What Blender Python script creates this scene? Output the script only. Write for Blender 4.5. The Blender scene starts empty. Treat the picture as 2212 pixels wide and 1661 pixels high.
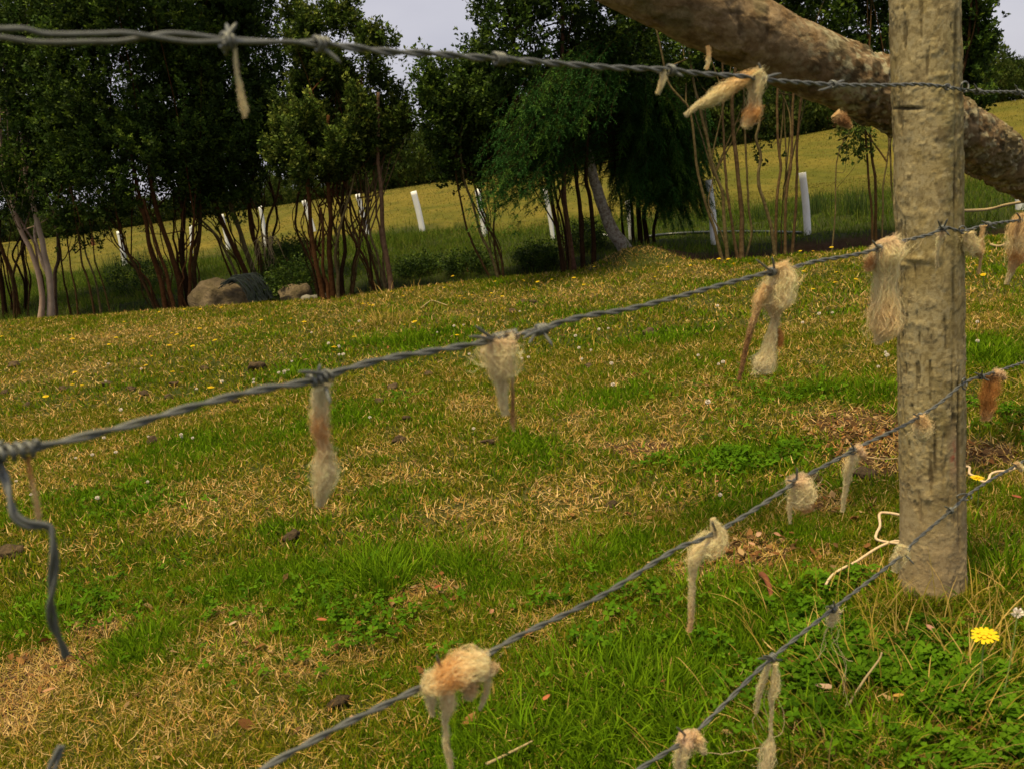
import bpy, math, random
import numpy as np
from mathutils import Vector, Matrix
random.seed(7); rng = np.random.default_rng(11)
R = math.radians
sc = bpy.context.scene
C = sc.collection

# ------------------------------------------------------------------ camera
F_, CX, CY = 1900.0, 1106.0, 830.5        # reference frame 2212 x 1661
HC, PITCH, ROLL = 1.0, R(14.0), R(7.0)
FW = np.array([0, math.cos(PITCH), -math.sin(PITCH)])
U0 = np.array([0, math.sin(PITCH), math.cos(PITCH)])
X0 = np.array([1.0, 0, 0])
RT = math.cos(ROLL)*X0 - math.sin(ROLL)*U0
UP = math.sin(ROLL)*X0 + math.cos(ROLL)*U0
CAM = np.array([0, 0, HC])
cd = bpy.data.cameras.new('camera'); co = bpy.data.objects.new('camera', cd); C.objects.link(co)
m = Matrix.Identity(4)
for i in range(3):
    m[i][0] = RT[i]; m[i][1] = UP[i]; m[i][2] = -FW[i]; m[i][3] = CAM[i]
co.matrix_world = m
cd.sensor_width = 36; cd.lens = 36*F_/2212; cd.clip_start = .05; cd.clip_end = 2000
cd.dof.use_dof = True; cd.dof.focus_distance = 3.2; cd.dof.aperture_fstop = 8.5
sc.camera = co

def ray(px, py): return FW + RT*(px-CX)/F_ - UP*(py-CY)/F_
def G(px, py, z=0.0):
    r = ray(px, py); return CAM + r*((z-HC)/r[2])
def AT(px, py, Y):
    r = ray(px, py); return CAM + r*(Y/r[1])
def proj(P):
    d = P - CAM; w = d@FW
    return CX + F_*(d@RT)/w, CY - F_*(d@UP)/w, w

# ------------------------------------------------------------------ noise
_T = np.random.default_rng(3).random(1 << 16)
def _h(ix, iy, iz):
    k = (ix*73856093) ^ (iy*19349663) ^ (iz*83492791)
    return _T[(k ^ (k >> 13)) & 0xffff]
def vn(x, y, z=0.0, s=1.0):
    x, y, z = np.broadcast_arrays(np.asarray(x, float)*s, np.asarray(y, float)*s, np.asarray(z, float)*s)
    ix, iy, iz = [np.floor(a).astype(np.int64) for a in (x, y, z)]
    fx, fy, fz = x-ix, y-iy, z-iz
    fx, fy, fz = [a*a*(3-2*a) for a in (fx, fy, fz)]
    r = 0
    for a in (0, 1):
        for b in (0, 1):
            for c in (0, 1):
                r = r + _h(ix+a, iy+b, iz+c)*(fx if a else 1-fx)*(fy if b else 1-fy)*(fz if c else 1-fz)
    return r
def fbm(x, y, z=0.0, s=1.0, o=4):
    r, a, t = 0, 1.0, 0
    for i in range(o):
        r = r + a*vn(x+17.3*i, y+5.1*i, z+9.7*i, s); t += a; a *= .5; s *= 2.03
    return r/t
def ss(a, b, x):
    t = np.clip((x-a)/(b-a), 0, 1); return t*t*(3-2*t)

# ------------------------------------------------------------------ mesh building
def mesh_np(name, V, Q, col=None, mat=None, parent=None, smooth=False, tri=None):
    V = np.ascontiguousarray(V, dtype=np.float32).reshape(-1, 3)
    Q = np.ascontiguousarray(Q, dtype=np.int32).reshape(-1, 4)
    me = bpy.data.meshes.new(name)
    nt = 0 if tri is None else len(tri)
    me.vertices.add(len(V)); me.vertices.foreach_set('co', V.ravel())
    loops = Q.ravel()
    starts = np.arange(len(Q))*4
    if nt:
        tri = np.ascontiguousarray(tri, dtype=np.int32).reshape(-1, 3)
        starts = np.concatenate([starts, len(Q)*4+np.arange(nt)*3]); loops = np.concatenate([loops, tri.ravel()])
    me.loops.add(len(loops)); me.loops.foreach_set('vertex_index', loops.astype(np.int32))
    me.polygons.add(len(starts)); me.polygons.foreach_set('loop_start', starts.astype(np.int32))
    me.update(calc_edges=True)
    if smooth: me.polygons.foreach_set('use_smooth', np.ones(len(starts), bool))
    if col is not None:
        col = np.asarray(col, dtype=np.float32)
        if col.shape[1] == 3: col = np.concatenate([col, np.ones((len(col), 1), np.float32)], 1)
        at = me.color_attributes.new('col', 'FLOAT_COLOR', 'POINT'); at.data.foreach_set('color', np.ascontiguousarray(col).ravel())
    if mat: me.materials.append(mat)
    ob = bpy.data.objects.new(name, me); C.objects.link(ob)
    if parent is not None: ob.parent = parent
    return ob
class Acc:
    def __init__(s): s.V = []; s.Q = []; s.T = []; s.C = []; s.n = 0
    def add(s, V, Q, c=None, T=None):
        V = np.asarray(V, float).reshape(-1, 3)
        s.V.append(V)
        if len(Q): s.Q.append(np.asarray(Q).reshape(-1, 4)+s.n)
        if T is not None: s.T.append(np.asarray(T).reshape(-1, 3)+s.n)
        if c is not None:
            c = np.asarray(c, float)
            s.C.append(np.broadcast_to(c, (len(V), 3)) if c.ndim == 1 else c)
        s.n += len(V)
    def build(s, name, mat, parent=None, smooth=True, off=None):
        V = np.concatenate(s.V)
        if off is not None: V = V-np.asarray(off)
        Q = np.concatenate(s.Q) if s.Q else np.zeros((0, 4), int)
        return mesh_np(name, V, Q, np.concatenate(s.C) if s.C else None, mat, parent, smooth, np.concatenate(s.T) if s.T else None)
def cr(P, n):
    """Catmull-Rom through P, n samples, roughly even"""
    P = np.asarray(P, float)
    if len(P) == 2:
        t = np.linspace(0, 1, n)[:, None]; return P[0]*(1-t)+P[1]*t
    A = np.concatenate([[2*P[0]-P[1]], P, [2*P[-1]-P[-2]]])
    seg = np.r_[0, np.cumsum(np.linalg.norm(np.diff(P[:, :3], axis=0), axis=1))]
    t = np.linspace(0, seg[-1], n)
    i = np.clip(np.searchsorted(seg, t, 'right')-1, 0, len(P)-2)
    u = ((t-seg[i])/np.maximum(seg[i+1]-seg[i], 1e-9))[:, None]
    a, b, c, d = A[i], A[i+1], A[i+2], A[i+3]
    return .5*((2*b)+(-a+c)*u+(2*a-5*b+4*c-d)*u*u+(-a+3*b-3*c+d)*u**3)
def frames(P):
    T = np.gradient(P, axis=0); T /= np.maximum(np.linalg.norm(T, axis=1, keepdims=True), 1e-9)
    N = np.zeros_like(T)
    v = np.cross(T[0], [0.31, .2, .93]); v /= np.linalg.norm(v)
    for i in range(len(P)):
        v = v-T[i]*(v@T[i]); v /= max(np.linalg.norm(v), 1e-9); N[i] = v
    return T, N, np.cross(T, N)
def tube(acc, P, r, sides=8, col=None, cap=True, wob=0.0, seed=0.0):
    P = np.asarray(P, float); n = len(P)
    r = np.broadcast_to(np.asarray(r, float), (n,)) if np.ndim(r) < 2 else r
    T, N, B = frames(P)
    a = np.arange(sides)/sides*2*np.pi
    rr = r[:, None]*np.ones((1, sides))
    V = P[:, None]+rr[..., None]*(np.cos(a)[None, :, None]*N[:, None]+np.sin(a)[None, :, None]*B[:, None])
    if wob:
        d = (V-P[:, None]); w = fbm(V[..., 0]+seed, V[..., 1], V[..., 2], 1/max(r.max()*1.5, 1e-4), 3)-.5
        V = P[:, None]+d*(1+wob*2*w[..., None])
    V = V.reshape(-1, 3)
    i = np.arange(n-1)[:, None]*sides; j = np.arange(sides)[None]; k = (j+1) % sides
    Q = np.stack([i+j, i+k, i+sides+k, i+sides+j], -1).reshape(-1, 4)
    Tt = None
    if cap:
        V = np.concatenate([V, P[:1], P[-1:]])
        j = np.arange(sides); k = (j+1) % sides; o = (n-1)*sides
        Tt = np.concatenate([np.stack([k, j, np.full(sides, n*sides)], 1), np.stack([o+j, o+k, np.full(sides, n*sides+1)], 1)])
    if col is not None and np.ndim(col) == 2:
        col = np.repeat(np.asarray(col), sides, 0)
        if cap: col = np.concatenate([col, col[:1], col[-1:]])
    acc.add(V, Q, col, Tt)

# ------------------------------------------------------------------ tagging
def tag(o, label, cat, group=None, kind=None):
    if label: o['label'] = label
    if cat: o['category'] = cat
    if group: o['group'] = group
    if kind: o['kind'] = kind
    return o
def empty(name, loc, label, cat, group=None):
    o = bpy.data.objects.new(name, None); o.empty_display_size = .05; C.objects.link(o)
    o.location = [float(a) for a in loc]
    return tag(o, label, cat, group)

# ------------------------------------------------------------------ materials
def mat(name, color=(.5, .5, .5), rough=.7, spec=.3, metal=0, attr=False, trans=0, noise=None, bump=None, hue=None):
    m = bpy.data.materials.new(name); m.use_nodes = True
    nt = m.node_tree; N = nt.nodes; L = nt.links
    b = N['Principled BSDF']; out = N['Material Output']
    b.inputs['Roughness'].default_value = rough; b.inputs['Metallic'].default_value = metal
    b.inputs['Specular IOR Level'].default_value = spec
    src = None
    if attr:
        a = N.new('ShaderNodeAttribute'); a.attribute_name = 'col'; src = a.outputs['Color']
    else:
        a = N.new('ShaderNodeRGB'); a.outputs[0].default_value = (*color, 1); src = a.outputs[0]
    tc = N.new('ShaderNodeTexCoord')
    if noise:                                   # (scale, amount, colour2)
        nz = N.new('ShaderNodeTexNoise'); nz.inputs['Scale'].default_value = noise[0]; nz.inputs['Detail'].default_value = 6
        nz.inputs['Roughness'].default_value = .65
        L.new(tc.outputs['Object'], nz.inputs['Vector'])
        rp = N.new('ShaderNodeValToRGB'); rp.color_ramp.elements[0].position = .38; rp.color_ramp.elements[1].position = .62
        L.new(nz.outputs['Fac'], rp.inputs[0])
        mx = N.new('ShaderNodeMix'); mx.data_type = 'RGBA'; mx.blend_type = noise[3] if len(noise) > 3 else 'MIX'
        mu = N.new('ShaderNodeMath'); mu.operation = 'MULTIPLY'; mu.inputs[1].default_value = noise[1]
        L.new(rp.outputs[0], mu.inputs[0]); L.new(mu.outputs[0], mx.inputs[0])
        L.new(src, mx.inputs[6]); mx.inputs[7].default_value = (*noise[2], 1); src = mx.outputs[2]
    L.new(src, b.inputs['Base Color'])
    if bump:                                    # (scale, strength, distance)
        nz = N.new('ShaderNodeTexNoise'); nz.inputs['Scale'].default_value = bump[0]; nz.inputs['Detail'].default_value = 8
        nz.inputs['Roughness'].default_value = .7
        L.new(tc.outputs['Object'], nz.inputs['Vector'])
        bp = N.new('ShaderNodeBump'); bp.inputs['Strength'].default_value = bump[1]; bp.inputs['Distance'].default_value = bump[2]
        L.new(nz.outputs['Fac'], bp.inputs['Height']); L.new(bp.outputs[0], b.inputs['Normal'])
    if trans:
        t = N.new('ShaderNodeBsdfTranslucent'); L.new(src, t.inputs['Color'])
        ms = N.new('ShaderNodeMixShader'); ms.inputs[0].default_value = trans
        L.new(b.outputs[0], ms.inputs[1]); L.new(t.outputs[0], ms.inputs[2]); L.new(ms.outputs[0], out.inputs['Surface'])
    return m
M = dict(
    grass=mat('grass_blade', attr=True, rough=.8, spec=.04, trans=.35),
    straw=mat('dry_straw', attr=True, rough=.8, spec=.05, trans=.15),
    leaf=mat('tree_leaf', attr=True, rough=.55, spec=.07, trans=.25),
    needle=mat('needle_leaf', attr=True, rough=.6, spec=.08, trans=.12),
    bark=mat('bark', attr=True, rough=.9, spec=.05, noise=(30, .7, (.35, .3, .25), 'MULTIPLY'), bump=(60, .6, .01)),
    lichen=mat('lichen_bark', (.16, .115, .075), rough=.9, spec=.1, noise=(38, .85, (.40, .38, .30)), bump=(50, 1, .02)),
    pale=mat('pale_bark', attr=True, rough=.8, spec=.2, noise=(14, .35, (.22, .14, .09)), bump=(40, .4, .006)),
    wire=mat('galvanised_wire', (.145, .15, .135), rough=.48, spec=.45, metal=.4, noise=(160, .5, (.09, .085, .07)), bump=(500, .3, .0006)),
    wool=mat('wool', attr=True, rough=.95, spec=.03, trans=.22),
    post=mat('post_bark', attr=True, rough=.95, spec=.03, noise=(420, .4, (.55, .48, .34), 'MULTIPLY'), bump=(420, .8, .0016)),
    brace=mat('brace_bark', attr=True, rough=.95, spec=.04, noise=(90, .5, (.5, .44, .36), 'MULTIPLY'), bump=(160, 1, .004)),
    tube=mat('white_plastic', (.84, .84, .82), rough=.4, spec=.45, noise=(8, .2, (.5, .5, .46))),
    pipe=mat('black_plastic', (.02, .026, .026), rough=.35, spec=.5),
    cable=mat('cable', (.020, .028, .028), rough=.75, spec=.2),
    rock=mat('rock', (.20, .15, .09), rough=.9, spec=.1, noise=(9, .8, (.09, .07, .035)), bump=(26, 1, .04)),
    rubble=mat('rubble', (.22, .205, .165), rough=.9, spec=.15, noise=(20, .6, (.2, .18, .14)), bump=(40, .6, .01)),
    petal=mat('yellow_petal', (.78, .55, .01), rough=.6, spec=.2, trans=.25),
    heart=mat('flower_centre', (.70, .38, .01), rough=.8, spec=.1),
    clover=mat('white_clover', (.85, .80, .70), rough=.8, spec=.1, trans=.25, noise=(300, .35, (.62, .42, .34))),
    stem=mat('flower_stem', (.12, .17, .04), rough=.6, spec=.25),
    clod=mat('dark_clod', (.055, .04, .025), rough=1, spec=.05, noise=(60, .6, (.16, .11, .06)), bump=(120, 1, .01)),
    twine=mat('pale_twine', (.66, .52, .33), rough=.9, spec=.1, noise=(120, .4, (.55, .28, .14)), bump=(500, .8, .002)),
    deadleaf=mat('dead_leaf', attr=True, rough=.85, spec=.05, trans=.1),
    twig=mat('pale_twig', (.36, .27, .14), rough=.9, spec=.1, bump=(200, .5, .002)),
    stake=mat('reddish_wood', (.16, .055, .025), rough=.85, spec=.15, bump=(80, .5, .004)),
    line=mat('power_line', (.06, .06, .07), rough=.6),
)

# ------------------------------------------------------------------ terrain
edge_px = [(-250, 700), (0, 690), (200, 680), (360, 668), (540, 655), (720, 642), (850, 625), (1070, 600), (1250, 585), (1420, 572), (1600, 560), (1750, 548), (1900, 533), (2080, 515), (2212, 505), (2450, 492)]
EP = np.array([G(*p) for p in edge_px])
def ye(x): return np.interp(x, EP[:, 0], EP[:, 1])
MND = G(1397, 566)
def hz(x, y):
    x = np.asarray(x, float); y = np.asarray(y, float)
    s = y-ye(x)
    zc = np.interp(x, [-40, -13, 0, 9, 16, 40], [.25, .42, .70, .68, 1.0, 1.4])
    z = zc*ss(11.5, 27.5, y)-zc*.6*ss(29, 60, y)
    z = z-.15*np.exp(-((s-.45)/.30)**2)
    far = ss(0.1, 1.0, s)*(1-ss(14, 24, y))
    z = z+far*(.14*(fbm(x, y, 0, .9, 4)-.5)+.10*(fbm(x, y, 5, 3.2, 3)-.5)*(1-ss(11, 15, y)))
    z = z+.02*(fbm(x, y, 3, .8, 3)-.5)*(1-far)
    d2 = ((x-MND[0])/.43)**2+((y-MND[1]-.10)/.40)**2
    z = z+.25*np.exp(-d2**1.3)
    return z
def axis(a, b, step, far_lo, far_hi, g=1.12):
    c = list(np.arange(a, b, step)); d = step
    lo = []; v = a
    while v > far_lo: d *= g; v -= d; lo.append(v)
    d = step; v = c[-1]; hi = []
    while v < far_hi: d *= g; v += d; hi.append(v)
    return np.array(lo[::-1]+c+hi)
xs = axis(-7, 7, .06, -600, 600); ys = axis(.4, 12, .06, -60, 900, 1.03)
XX, YY = np.meshgrid(xs, ys); ZZ = hz(XX, YY)
V = np.stack([XX, YY, ZZ], -1).reshape(-1, 3)
nx, ny = len(xs), len(ys)
i, j = np.meshgrid(np.arange(ny-1), np.arange(nx-1), indexing='ij')
Q = np.stack([i*nx+j, i*nx+j+1, (i+1)*nx+j+1, (i+1)*nx+j], -1).reshape(-1, 4)

# patches of ground, in metres: (centre, rx, ry, kind)
def patch(px, py, rx, ry):
    c = G(px, py); a = G(px+rx, py); b = G(px, py-ry); d = G(px, py+ry)
    return c[0], c[1], abs(a[0]-c[0])+.02, abs(b[1]-d[1])/2+.02
LUSH = [patch(*p) for p in [(830, 1260, 120, 70), (1010, 1250, 90, 50), (900, 740, 120, 22), (640, 800, 90, 16), (1620, 990, 150, 35), (1350, 1190, 90, 30), (1380, 1560, 260, 110), (1760, 1400, 220, 120), (2050, 1480, 220, 130), (100, 1330, 130, 70), (320, 1380, 80, 40), (1150, 980, 140, 30), (2140, 760, 90, 60), (1780, 850, 200, 16), (1900, 860, 90, 20), (420, 960, 120, 40), (240, 1080, 120, 40), (1300, 860, 120, 25), (1720, 1330, 200, 60), (560, 1250, 120, 40), (1420, 730, 140, 16), (720, 905, 120, 24), (1560, 1450, 200, 90)]]
DRY = [patch(*p) for p in [(1010, 1130, 110, 40), (1250, 940, 160, 30), (950, 1300, 130, 35), (600, 1450, 130, 50), (330, 1500, 90, 40), (1530, 1060, 180, 60), (820, 1040, 160, 40), (120, 1500, 200, 80), (1300, 1060, 160, 45), (500, 620, 300, 20), (1500, 590, 260, 14), (300, 720, 300, 20), (1250, 640, 300, 16), (1450, 900, 160, 30), (160, 800, 140, 22), (700, 1120, 120, 30), (350, 1130, 140, 34), (1850, 640, 120, 40), (1700, 1100, 160, 30), (2120, 640, 80, 50), (1950, 1600, 160, 60), (480, 1560, 140, 60), (1050, 870, 140, 20)]]
BARE = [patch(*p) for p in [(1870, 930, 120, 55), (1900, 985, 110, 34), (1640, 1195, 85, 38), (1530, 1235, 60, 20), (100, 1440, 80, 26), (40, 1500, 70, 30), (210, 1360, 60, 22), (945, 1290, 55, 14), (1780, 1080, 70, 24), (1400, 965, 60, 12), (1370, 960, 70, 12), (2110, 970, 60, 20), (40, 1560, 60, 30)]]
def pf(L, x, y, warp=.35):
    wx = x+warp*.5*(fbm(x, y, 7, 3, 3)-.5); wy = y+warp*.6*(fbm(x, y, 9, 3, 3)-.5)
    r = np.zeros_like(x)
    for cx, cy, rx, ry in L:
        r = np.maximum(r, np.exp(-(((wx-cx)/rx)**2+((wy-cy)/ry)**2)))
    return r
x_, y_ = V[:, 0], V[:, 1]
s_ = y_-ye(x_)
bare = pf(BARE, x_, y_); dry = np.clip(pf(DRY, x_, y_)*.7+fbm(x_, y_, 1, 1.7, 3)*.6-.2, 0, 1)
soil = np.array([.085, .048, .026]); thatch = np.array([.12, .095, .035]); gre = np.array([.045, .06, .014]); hillc = np.array([.17, .135, .022]); hillg = np.array([.10, .10, .013])
col = gre*(1-dry[:, None])+thatch*dry[:, None]
b = ss(.25, .55, bare)[:, None]; col = col*(1-b)+soil*b
f = ss(-.1, .25, s_)[:, None]; bank = np.array([.035, .045, .012])*np.ones_like(col)
eb = (ss(.1, .3, s_)*(1-ss(.7, 1.0, s_))*ss(1.2, 2.2, x_)+.75*ss(.02, .2, s_)*(1-ss(.5, .8, s_)))[:, None]
bank = bank*(1-np.clip(eb, 0, 1))+np.array([.055, .032, .018])*np.clip(eb, 0, 1)
col = col*(1-f)+bank*f
hn = (.5*fbm(x_, y_, 2, .35, 4)+.5*fbm(x_, y_*.5, 12, 2.2, 3))[:, None]; hc = hillc*(1-ss(.35, .65, hn))+hillg*ss(.35, .65, hn)
hb = np.interp(x_, [-12, -5, -1.5, .3, 3.7, 8], [14.5, 14.5, 14.5, 12.5, 11.5, 11])
f = ss(0, 2.2, y_-hb-2.0*(fbm(x_, y_, 4, .6, 3)-.5))[:, None]; col = col*(1-f)+hc*f
gm = mat('ground', attr=True, rough=.95, spec=.05, noise=(18, .45, (.45, .42, .35), 'MULTIPLY'), bump=(35, .6, .03))
_n, _l = gm.node_tree.nodes, gm.node_tree.links
_b = _n['Principled BSDF']; _src = _b.inputs['Base Color'].links[0].from_socket; _tc = _n['Texture Coordinate']
for _sc, _am, _c2 in ((4.5, .55, (.55, .58, .5)), (1.3, .45, (.6, .68, .55)), (9, .4, (1.5, 1.35, 1.3))):
    _z = _n.new('ShaderNodeTexNoise'); _z.inputs['Scale'].default_value = _sc; _z.inputs['Detail'].default_value = 5; _z.inputs['Roughness'].default_value = .7
    _l.new(_tc.outputs['Object'], _z.inputs['Vector']); _r = _n.new('ShaderNodeMapRange'); _r.inputs[1].default_value = .48; _r.inputs[2].default_value = .62; _r.inputs[4].default_value = _am
    _l.new(_z.outputs['Fac'], _r.inputs[0]); _m = _n.new('ShaderNodeMix'); _m.data_type = 'RGBA'; _m.blend_type = 'MULTIPLY'; _m.clamp_result = False
    _l.new(_r.outputs[0], _m.inputs[0]); _l.new(_src, _m.inputs[6]); _m.inputs[7].default_value = (*_c2, 1); _src = _m.outputs[2]
_l.new(_src, _b.inputs['Base Color'])
tag(mesh_np('ground', V, Q, col, gm, smooth=True), None, None, kind='structure')

# ------------------------------------------------------------------ grass
def blades(n_rows, base, L, w, az, lean, bend, roll=None):
    """base (n,3); returns verts (n,rows*2,3)"""
    n = len(base); t = np.linspace(0, 1, n_rows)
    ang = lean[:, None]+bend[:, None]*t[None]            # angle from vertical
    ds = (L/(n_rows-1))[:, None]
    h = np.concatenate([np.zeros((n, 1)), np.cumsum(np.sin(ang[:, :-1])*ds, 1)], 1)
    v = np.concatenate([np.zeros((n, 1)), np.cumsum(np.cos(ang[:, :-1])*ds, 1)], 1)
    ca, sa = np.cos(az)[:, None], np.sin(az)[:, None]
    P = np.stack([base[:, :1]+h*ca, base[:, 1:2]+h*sa, base[:, 2:]+v], -1)
    ww = w[:, None]*(1-t[None]**2.2*.88)*.5
    fa = az+np.pi/2+(0 if roll is None else roll)
    W = np.stack([np.cos(fa), np.sin(fa), np.zeros(n)], -1)[:, None]*ww[..., None]
    return np.stack([P-W, P+W], 2).reshape(n, n_rows*2, 3)
def bladequads(n, rows):
    k = np.arange(n)[:, None, None]*rows*2; r = np.arange(rows-1)[None, :, None]*2
    return (k+r+np.array([0, 1, 3, 2])[None, None]).reshape(-1, 4)
GR_V, GR_Q, GR_C, gr_n = [], [], [], 0
ST_V, ST_Q, ST_C, st_n = [], [], [], 0
def wedge(n, y0, y1, m=.66):
    y = np.sqrt(rng.random(n)*(y1*y1-y0*y0)+y0*y0); x = (rng.random(n)*2-1)*(m*y+.25); return x, y
c_lush = np.array([[.095, .185, .004], [.145, .24, .006], [.06, .12, .003]])
c_mid = np.array([[.15, .17, .005], [.21, .205, .010], [.09, .12, .004]])
c_dry = np.array([[.50, .34, .10], [.36, .25, .05], [.25, .20, .025]])
def field(x, y):
    n1 = fbm(x, y, 1, 1.7, 3); n2 = fbm(x, y, 5, 5.5, 3)
    l = np.clip(pf(LUSH, x, y, .25)*.85+ss(.5, .72, n2)*.5+ss(.5, .68, fbm(x, y, 8, 2.2, 2))*.35, 0, 1)
    d = np.clip(pf(DRY, x, y, .5)*.5+1.6*np.exp(-(((x-MND[0])/.45)**2+((y-MND[1]-.1)/.42)**2))+ss(.48, .68, n1)*.3+ss(.55, .75, fbm(x, y, 6, 4, 3))*.35+1.1*(fbm(x, y, 16, 13, 3)-.5)-.5*l, 0, 1)
    return l, d, pf(BARE, x, y, .25)
def grow(n, y0, y1, wid, lenm, rows, dens_straw):
    global gr_n, st_n
    x, y = wedge(n, y0, y1)
    l, d, b = field(x, y); s = y-ye(x)
    n3 = fbm(x, y, 12, 14, 2)
    keep = (rng.random(n) > ss(.2, .6, b)*.93) & (s < .12) & (rng.random(n) > d*.25) & (rng.random(n) < .35+ss(.3, .6, n3)+l)
    x, y, l, d = x[keep], y[keep], l[keep], d[keep]; n = len(x)
    pm = (((x-PC[0])**2+(y-PC[1])**2) > (PR*.95)**2)
    x, y, l, d = x[pm], y[pm], l[pm], d[pm]; n = len(x)
    near = np.exp(-(((x-PC[0])**2+(y-PC[1])**2)/(PR*2.0)**2))
    base = np.stack([x, y, hz(x, y)-.004], -1)
    L = lenm*(.55+.9*rng.random(n))*(1+.6*l*rng.random(n)+.6*near)*(1-.35*d)
    az = rng.random(n)*6.283
    lean = np.abs(rng.normal(0, .55, n))+.12; bend = rng.random(n)*1.2
    w = wid*(.6+.8*rng.random(n))*(1+.45*l)
    mg = np.exp(-(((x-MND[0])/.42)**2+((y-MND[1]-.1)/.42)**2)**1.5)
    isdry = rng.random(n) < np.maximum(.13+.42*d-.12*l, .95*mg)
    k = rng.integers(0, 3, n)
    f = (np.clip(l*1.2, 0, 1) > rng.random(n))[:, None]
    c = np.where(f, c_lush[k], c_mid[k]); c = np.where(isdry[:, None], c_dry[k], c)
    c = np.where((mg > .35)[:, None] & isdry[:, None], np.array([.50, .33, .09]), c)*(.7+.6*rng.random(n))[:, None]
    V = blades(rows, base, L, w, az, lean, bend, rng.normal(0, .8, n))
    cc = np.repeat(c[:, None], rows*2, 1)
    GR_V.append(V.reshape(-1, 3)); GR_Q.append(bladequads(n, rows)+gr_n); GR_C.append(cc.reshape(-1, 3)); gr_n += n*rows*2
    # flattened straws and thatch
    n = int(dens_straw)
    x, y = wedge(n, y0, y1); l, d, b = field(x, y); s = y-ye(x)
    keep = (rng.random(n) < (.20+.50*d-.16*l)*(1-.3*ss(3, 6, y))+.35*ss(.2, .5, b)+.8*np.exp(-(((x-MND[0])/.42)**2+((y-MND[1]-.1)/.42)**2)**1.5)) & (s < .1) & (((x-PC[0])**2+(y-PC[1])**2) > (PR*1.2)**2)
    x, y, d, b = x[keep], y[keep], d[keep], b[keep]; n = len(x)
    base = np.stack([x, y, hz(x, y)+.003+rng.random(n)*lenm*.45*(1-ss(.2, .5, b)*.7)], -1)
    L = lenm*(.5+1.1*rng.random(n)); az = rng.random(n)*6.283
    V = blades(3, base, L, wid*.8*(.5+.8*rng.random(n)), az, np.full(n, 1.25)+rng.normal(0, .3, n), rng.normal(0, .5, n), rng.normal(0, .3, n))
    c = np.array([[.60, .41, .17], [.52, .33, .11], [.44, .23, .06], [.32, .25, .04]])[rng.integers(0, 4, n)]*(.6+.6*rng.random(n))[:, None]
    ST_V.append(V.reshape(-1, 3)); ST_Q.append(bladequads(n, 3)+st_n); ST_C.append(np.repeat(c, 6, 0)); st_n += n*6

# post geometry (needed by the grass)
PB = G(2015, 1306); fdir = PB-CAM; fdir[2] = 0; fdir /= np.linalg.norm(fdir)
dep = (PB-CAM)@FW; PR = 66/F_*dep
PC = PB+fdir*PR*.9                                      # centre of the post's base
PTOP = AT(1993, -170, PC[1]+.0)
VPd = ray(3200, 260); FD = np.array([VPd[0], VPd[1], 0]); FD /= np.linalg.norm(FD)
FN = np.array([FD[1], -FD[0], 0.0]);
if FN@(CAM-PC) < 0: FN = -FN
FP = PC+FN*(PR+.006)
def W(px, py, off=0.0):
    r = ray(px, py); t = ((FP+FN*off-CAM)@FN)/(r@FN); return CAM+r*t
print('post', PC, PR, 'fence left', W(0, 80), 'post wire', W(1925, 185), 'W3 left', W(600, 1640))

grow(390000, .95, 2.3, .0020, .0225, 4, 140000)
grow(300000, 2.3, 4.6, .0036, .025, 3, 150000)
grow(250000, 4.6, 9.6, .0065, .030, 3, 170000)
# longer tufts in the lush places
def tuft(px, py, n, L, spread_, w=.0032, cols=c_lush, lean=.55, z=0):
    global gr_n
    c = G(px, py)
    x = c[0]+rng.normal(0, spread_, n); y = c[1]+rng.normal(0, spread_, n)
    base = np.stack([x, y, hz(x, y)-.004], -1)
    k = rng.integers(0, 3, n)
    cc = cols[k]*(.75+.6*rng.random(n))[:, None]
    V = blades(6, base, .82*L*(.5+.7*rng.random(n)), w*(.6+.8*rng.random(n)), np.arctan2(y-c[1], x-c[0])+rng.normal(0, .7, n), np.abs(rng.normal(lean*.5, .25, n)), .4+rng.random(n)*1.1, rng.normal(0, .5, n))
    GR_V.append(V.reshape(-1, 3)); GR_Q.append(bladequads(n, 6)+gr_n); GR_C.append(np.repeat(cc, 12, 0)); gr_n += n*12
for px, py, n, L in [(830, 1270, 300, .11), (790, 1230, 160, .09), (1010, 1230, 200, .10), (1240, 1215, 160, .09), (880, 740, 240, .13), (790, 745, 160, .12), (640, 815, 150, .10), (1380, 1500, 300, .09), (1500, 1600, 300, .08), (1330, 1620, 200, .08), (1750, 1620, 260, .09), (1900, 1640, 300, .09), (1600, 1330, 260, .07), (1500, 1290, 220, .08), (1900, 850, 260, .09), (1780, 840, 200, .09), (2140, 770, 200, .09), (100, 1350, 260, .08), (320, 1400, 160, .08), (1400, 740, 150, .08), (2130, 1180, 260, .10), (2180, 1250, 260, .11), (2100, 1300, 260, .08), (1960, 1330, 220, .06), (2060, 1560, 260, .09), (1690, 1290, 200, .07), (1200, 890, 150, .08), (560, 1420, 150, .07), (430, 1000, 150, .07), (1150, 1620, 240, .09), (1240, 1480, 200, .08), (980, 700, 120, .10), (1080, 745, 100, .08)]:
    tuft(px, py, n, L, .05+.02*random.random())
tuft(830, 700, 160, .16, .12, .003, c_dry, .3); tuft(860, 640, 60, .14, .2, .004, c_dry, .3)
tuft(1760, 1340, 90, .12, .12, .0022, c_dry, .8); tuft(2120, 1500, 260, .16, .16, .0022, c_dry, .9)
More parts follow.
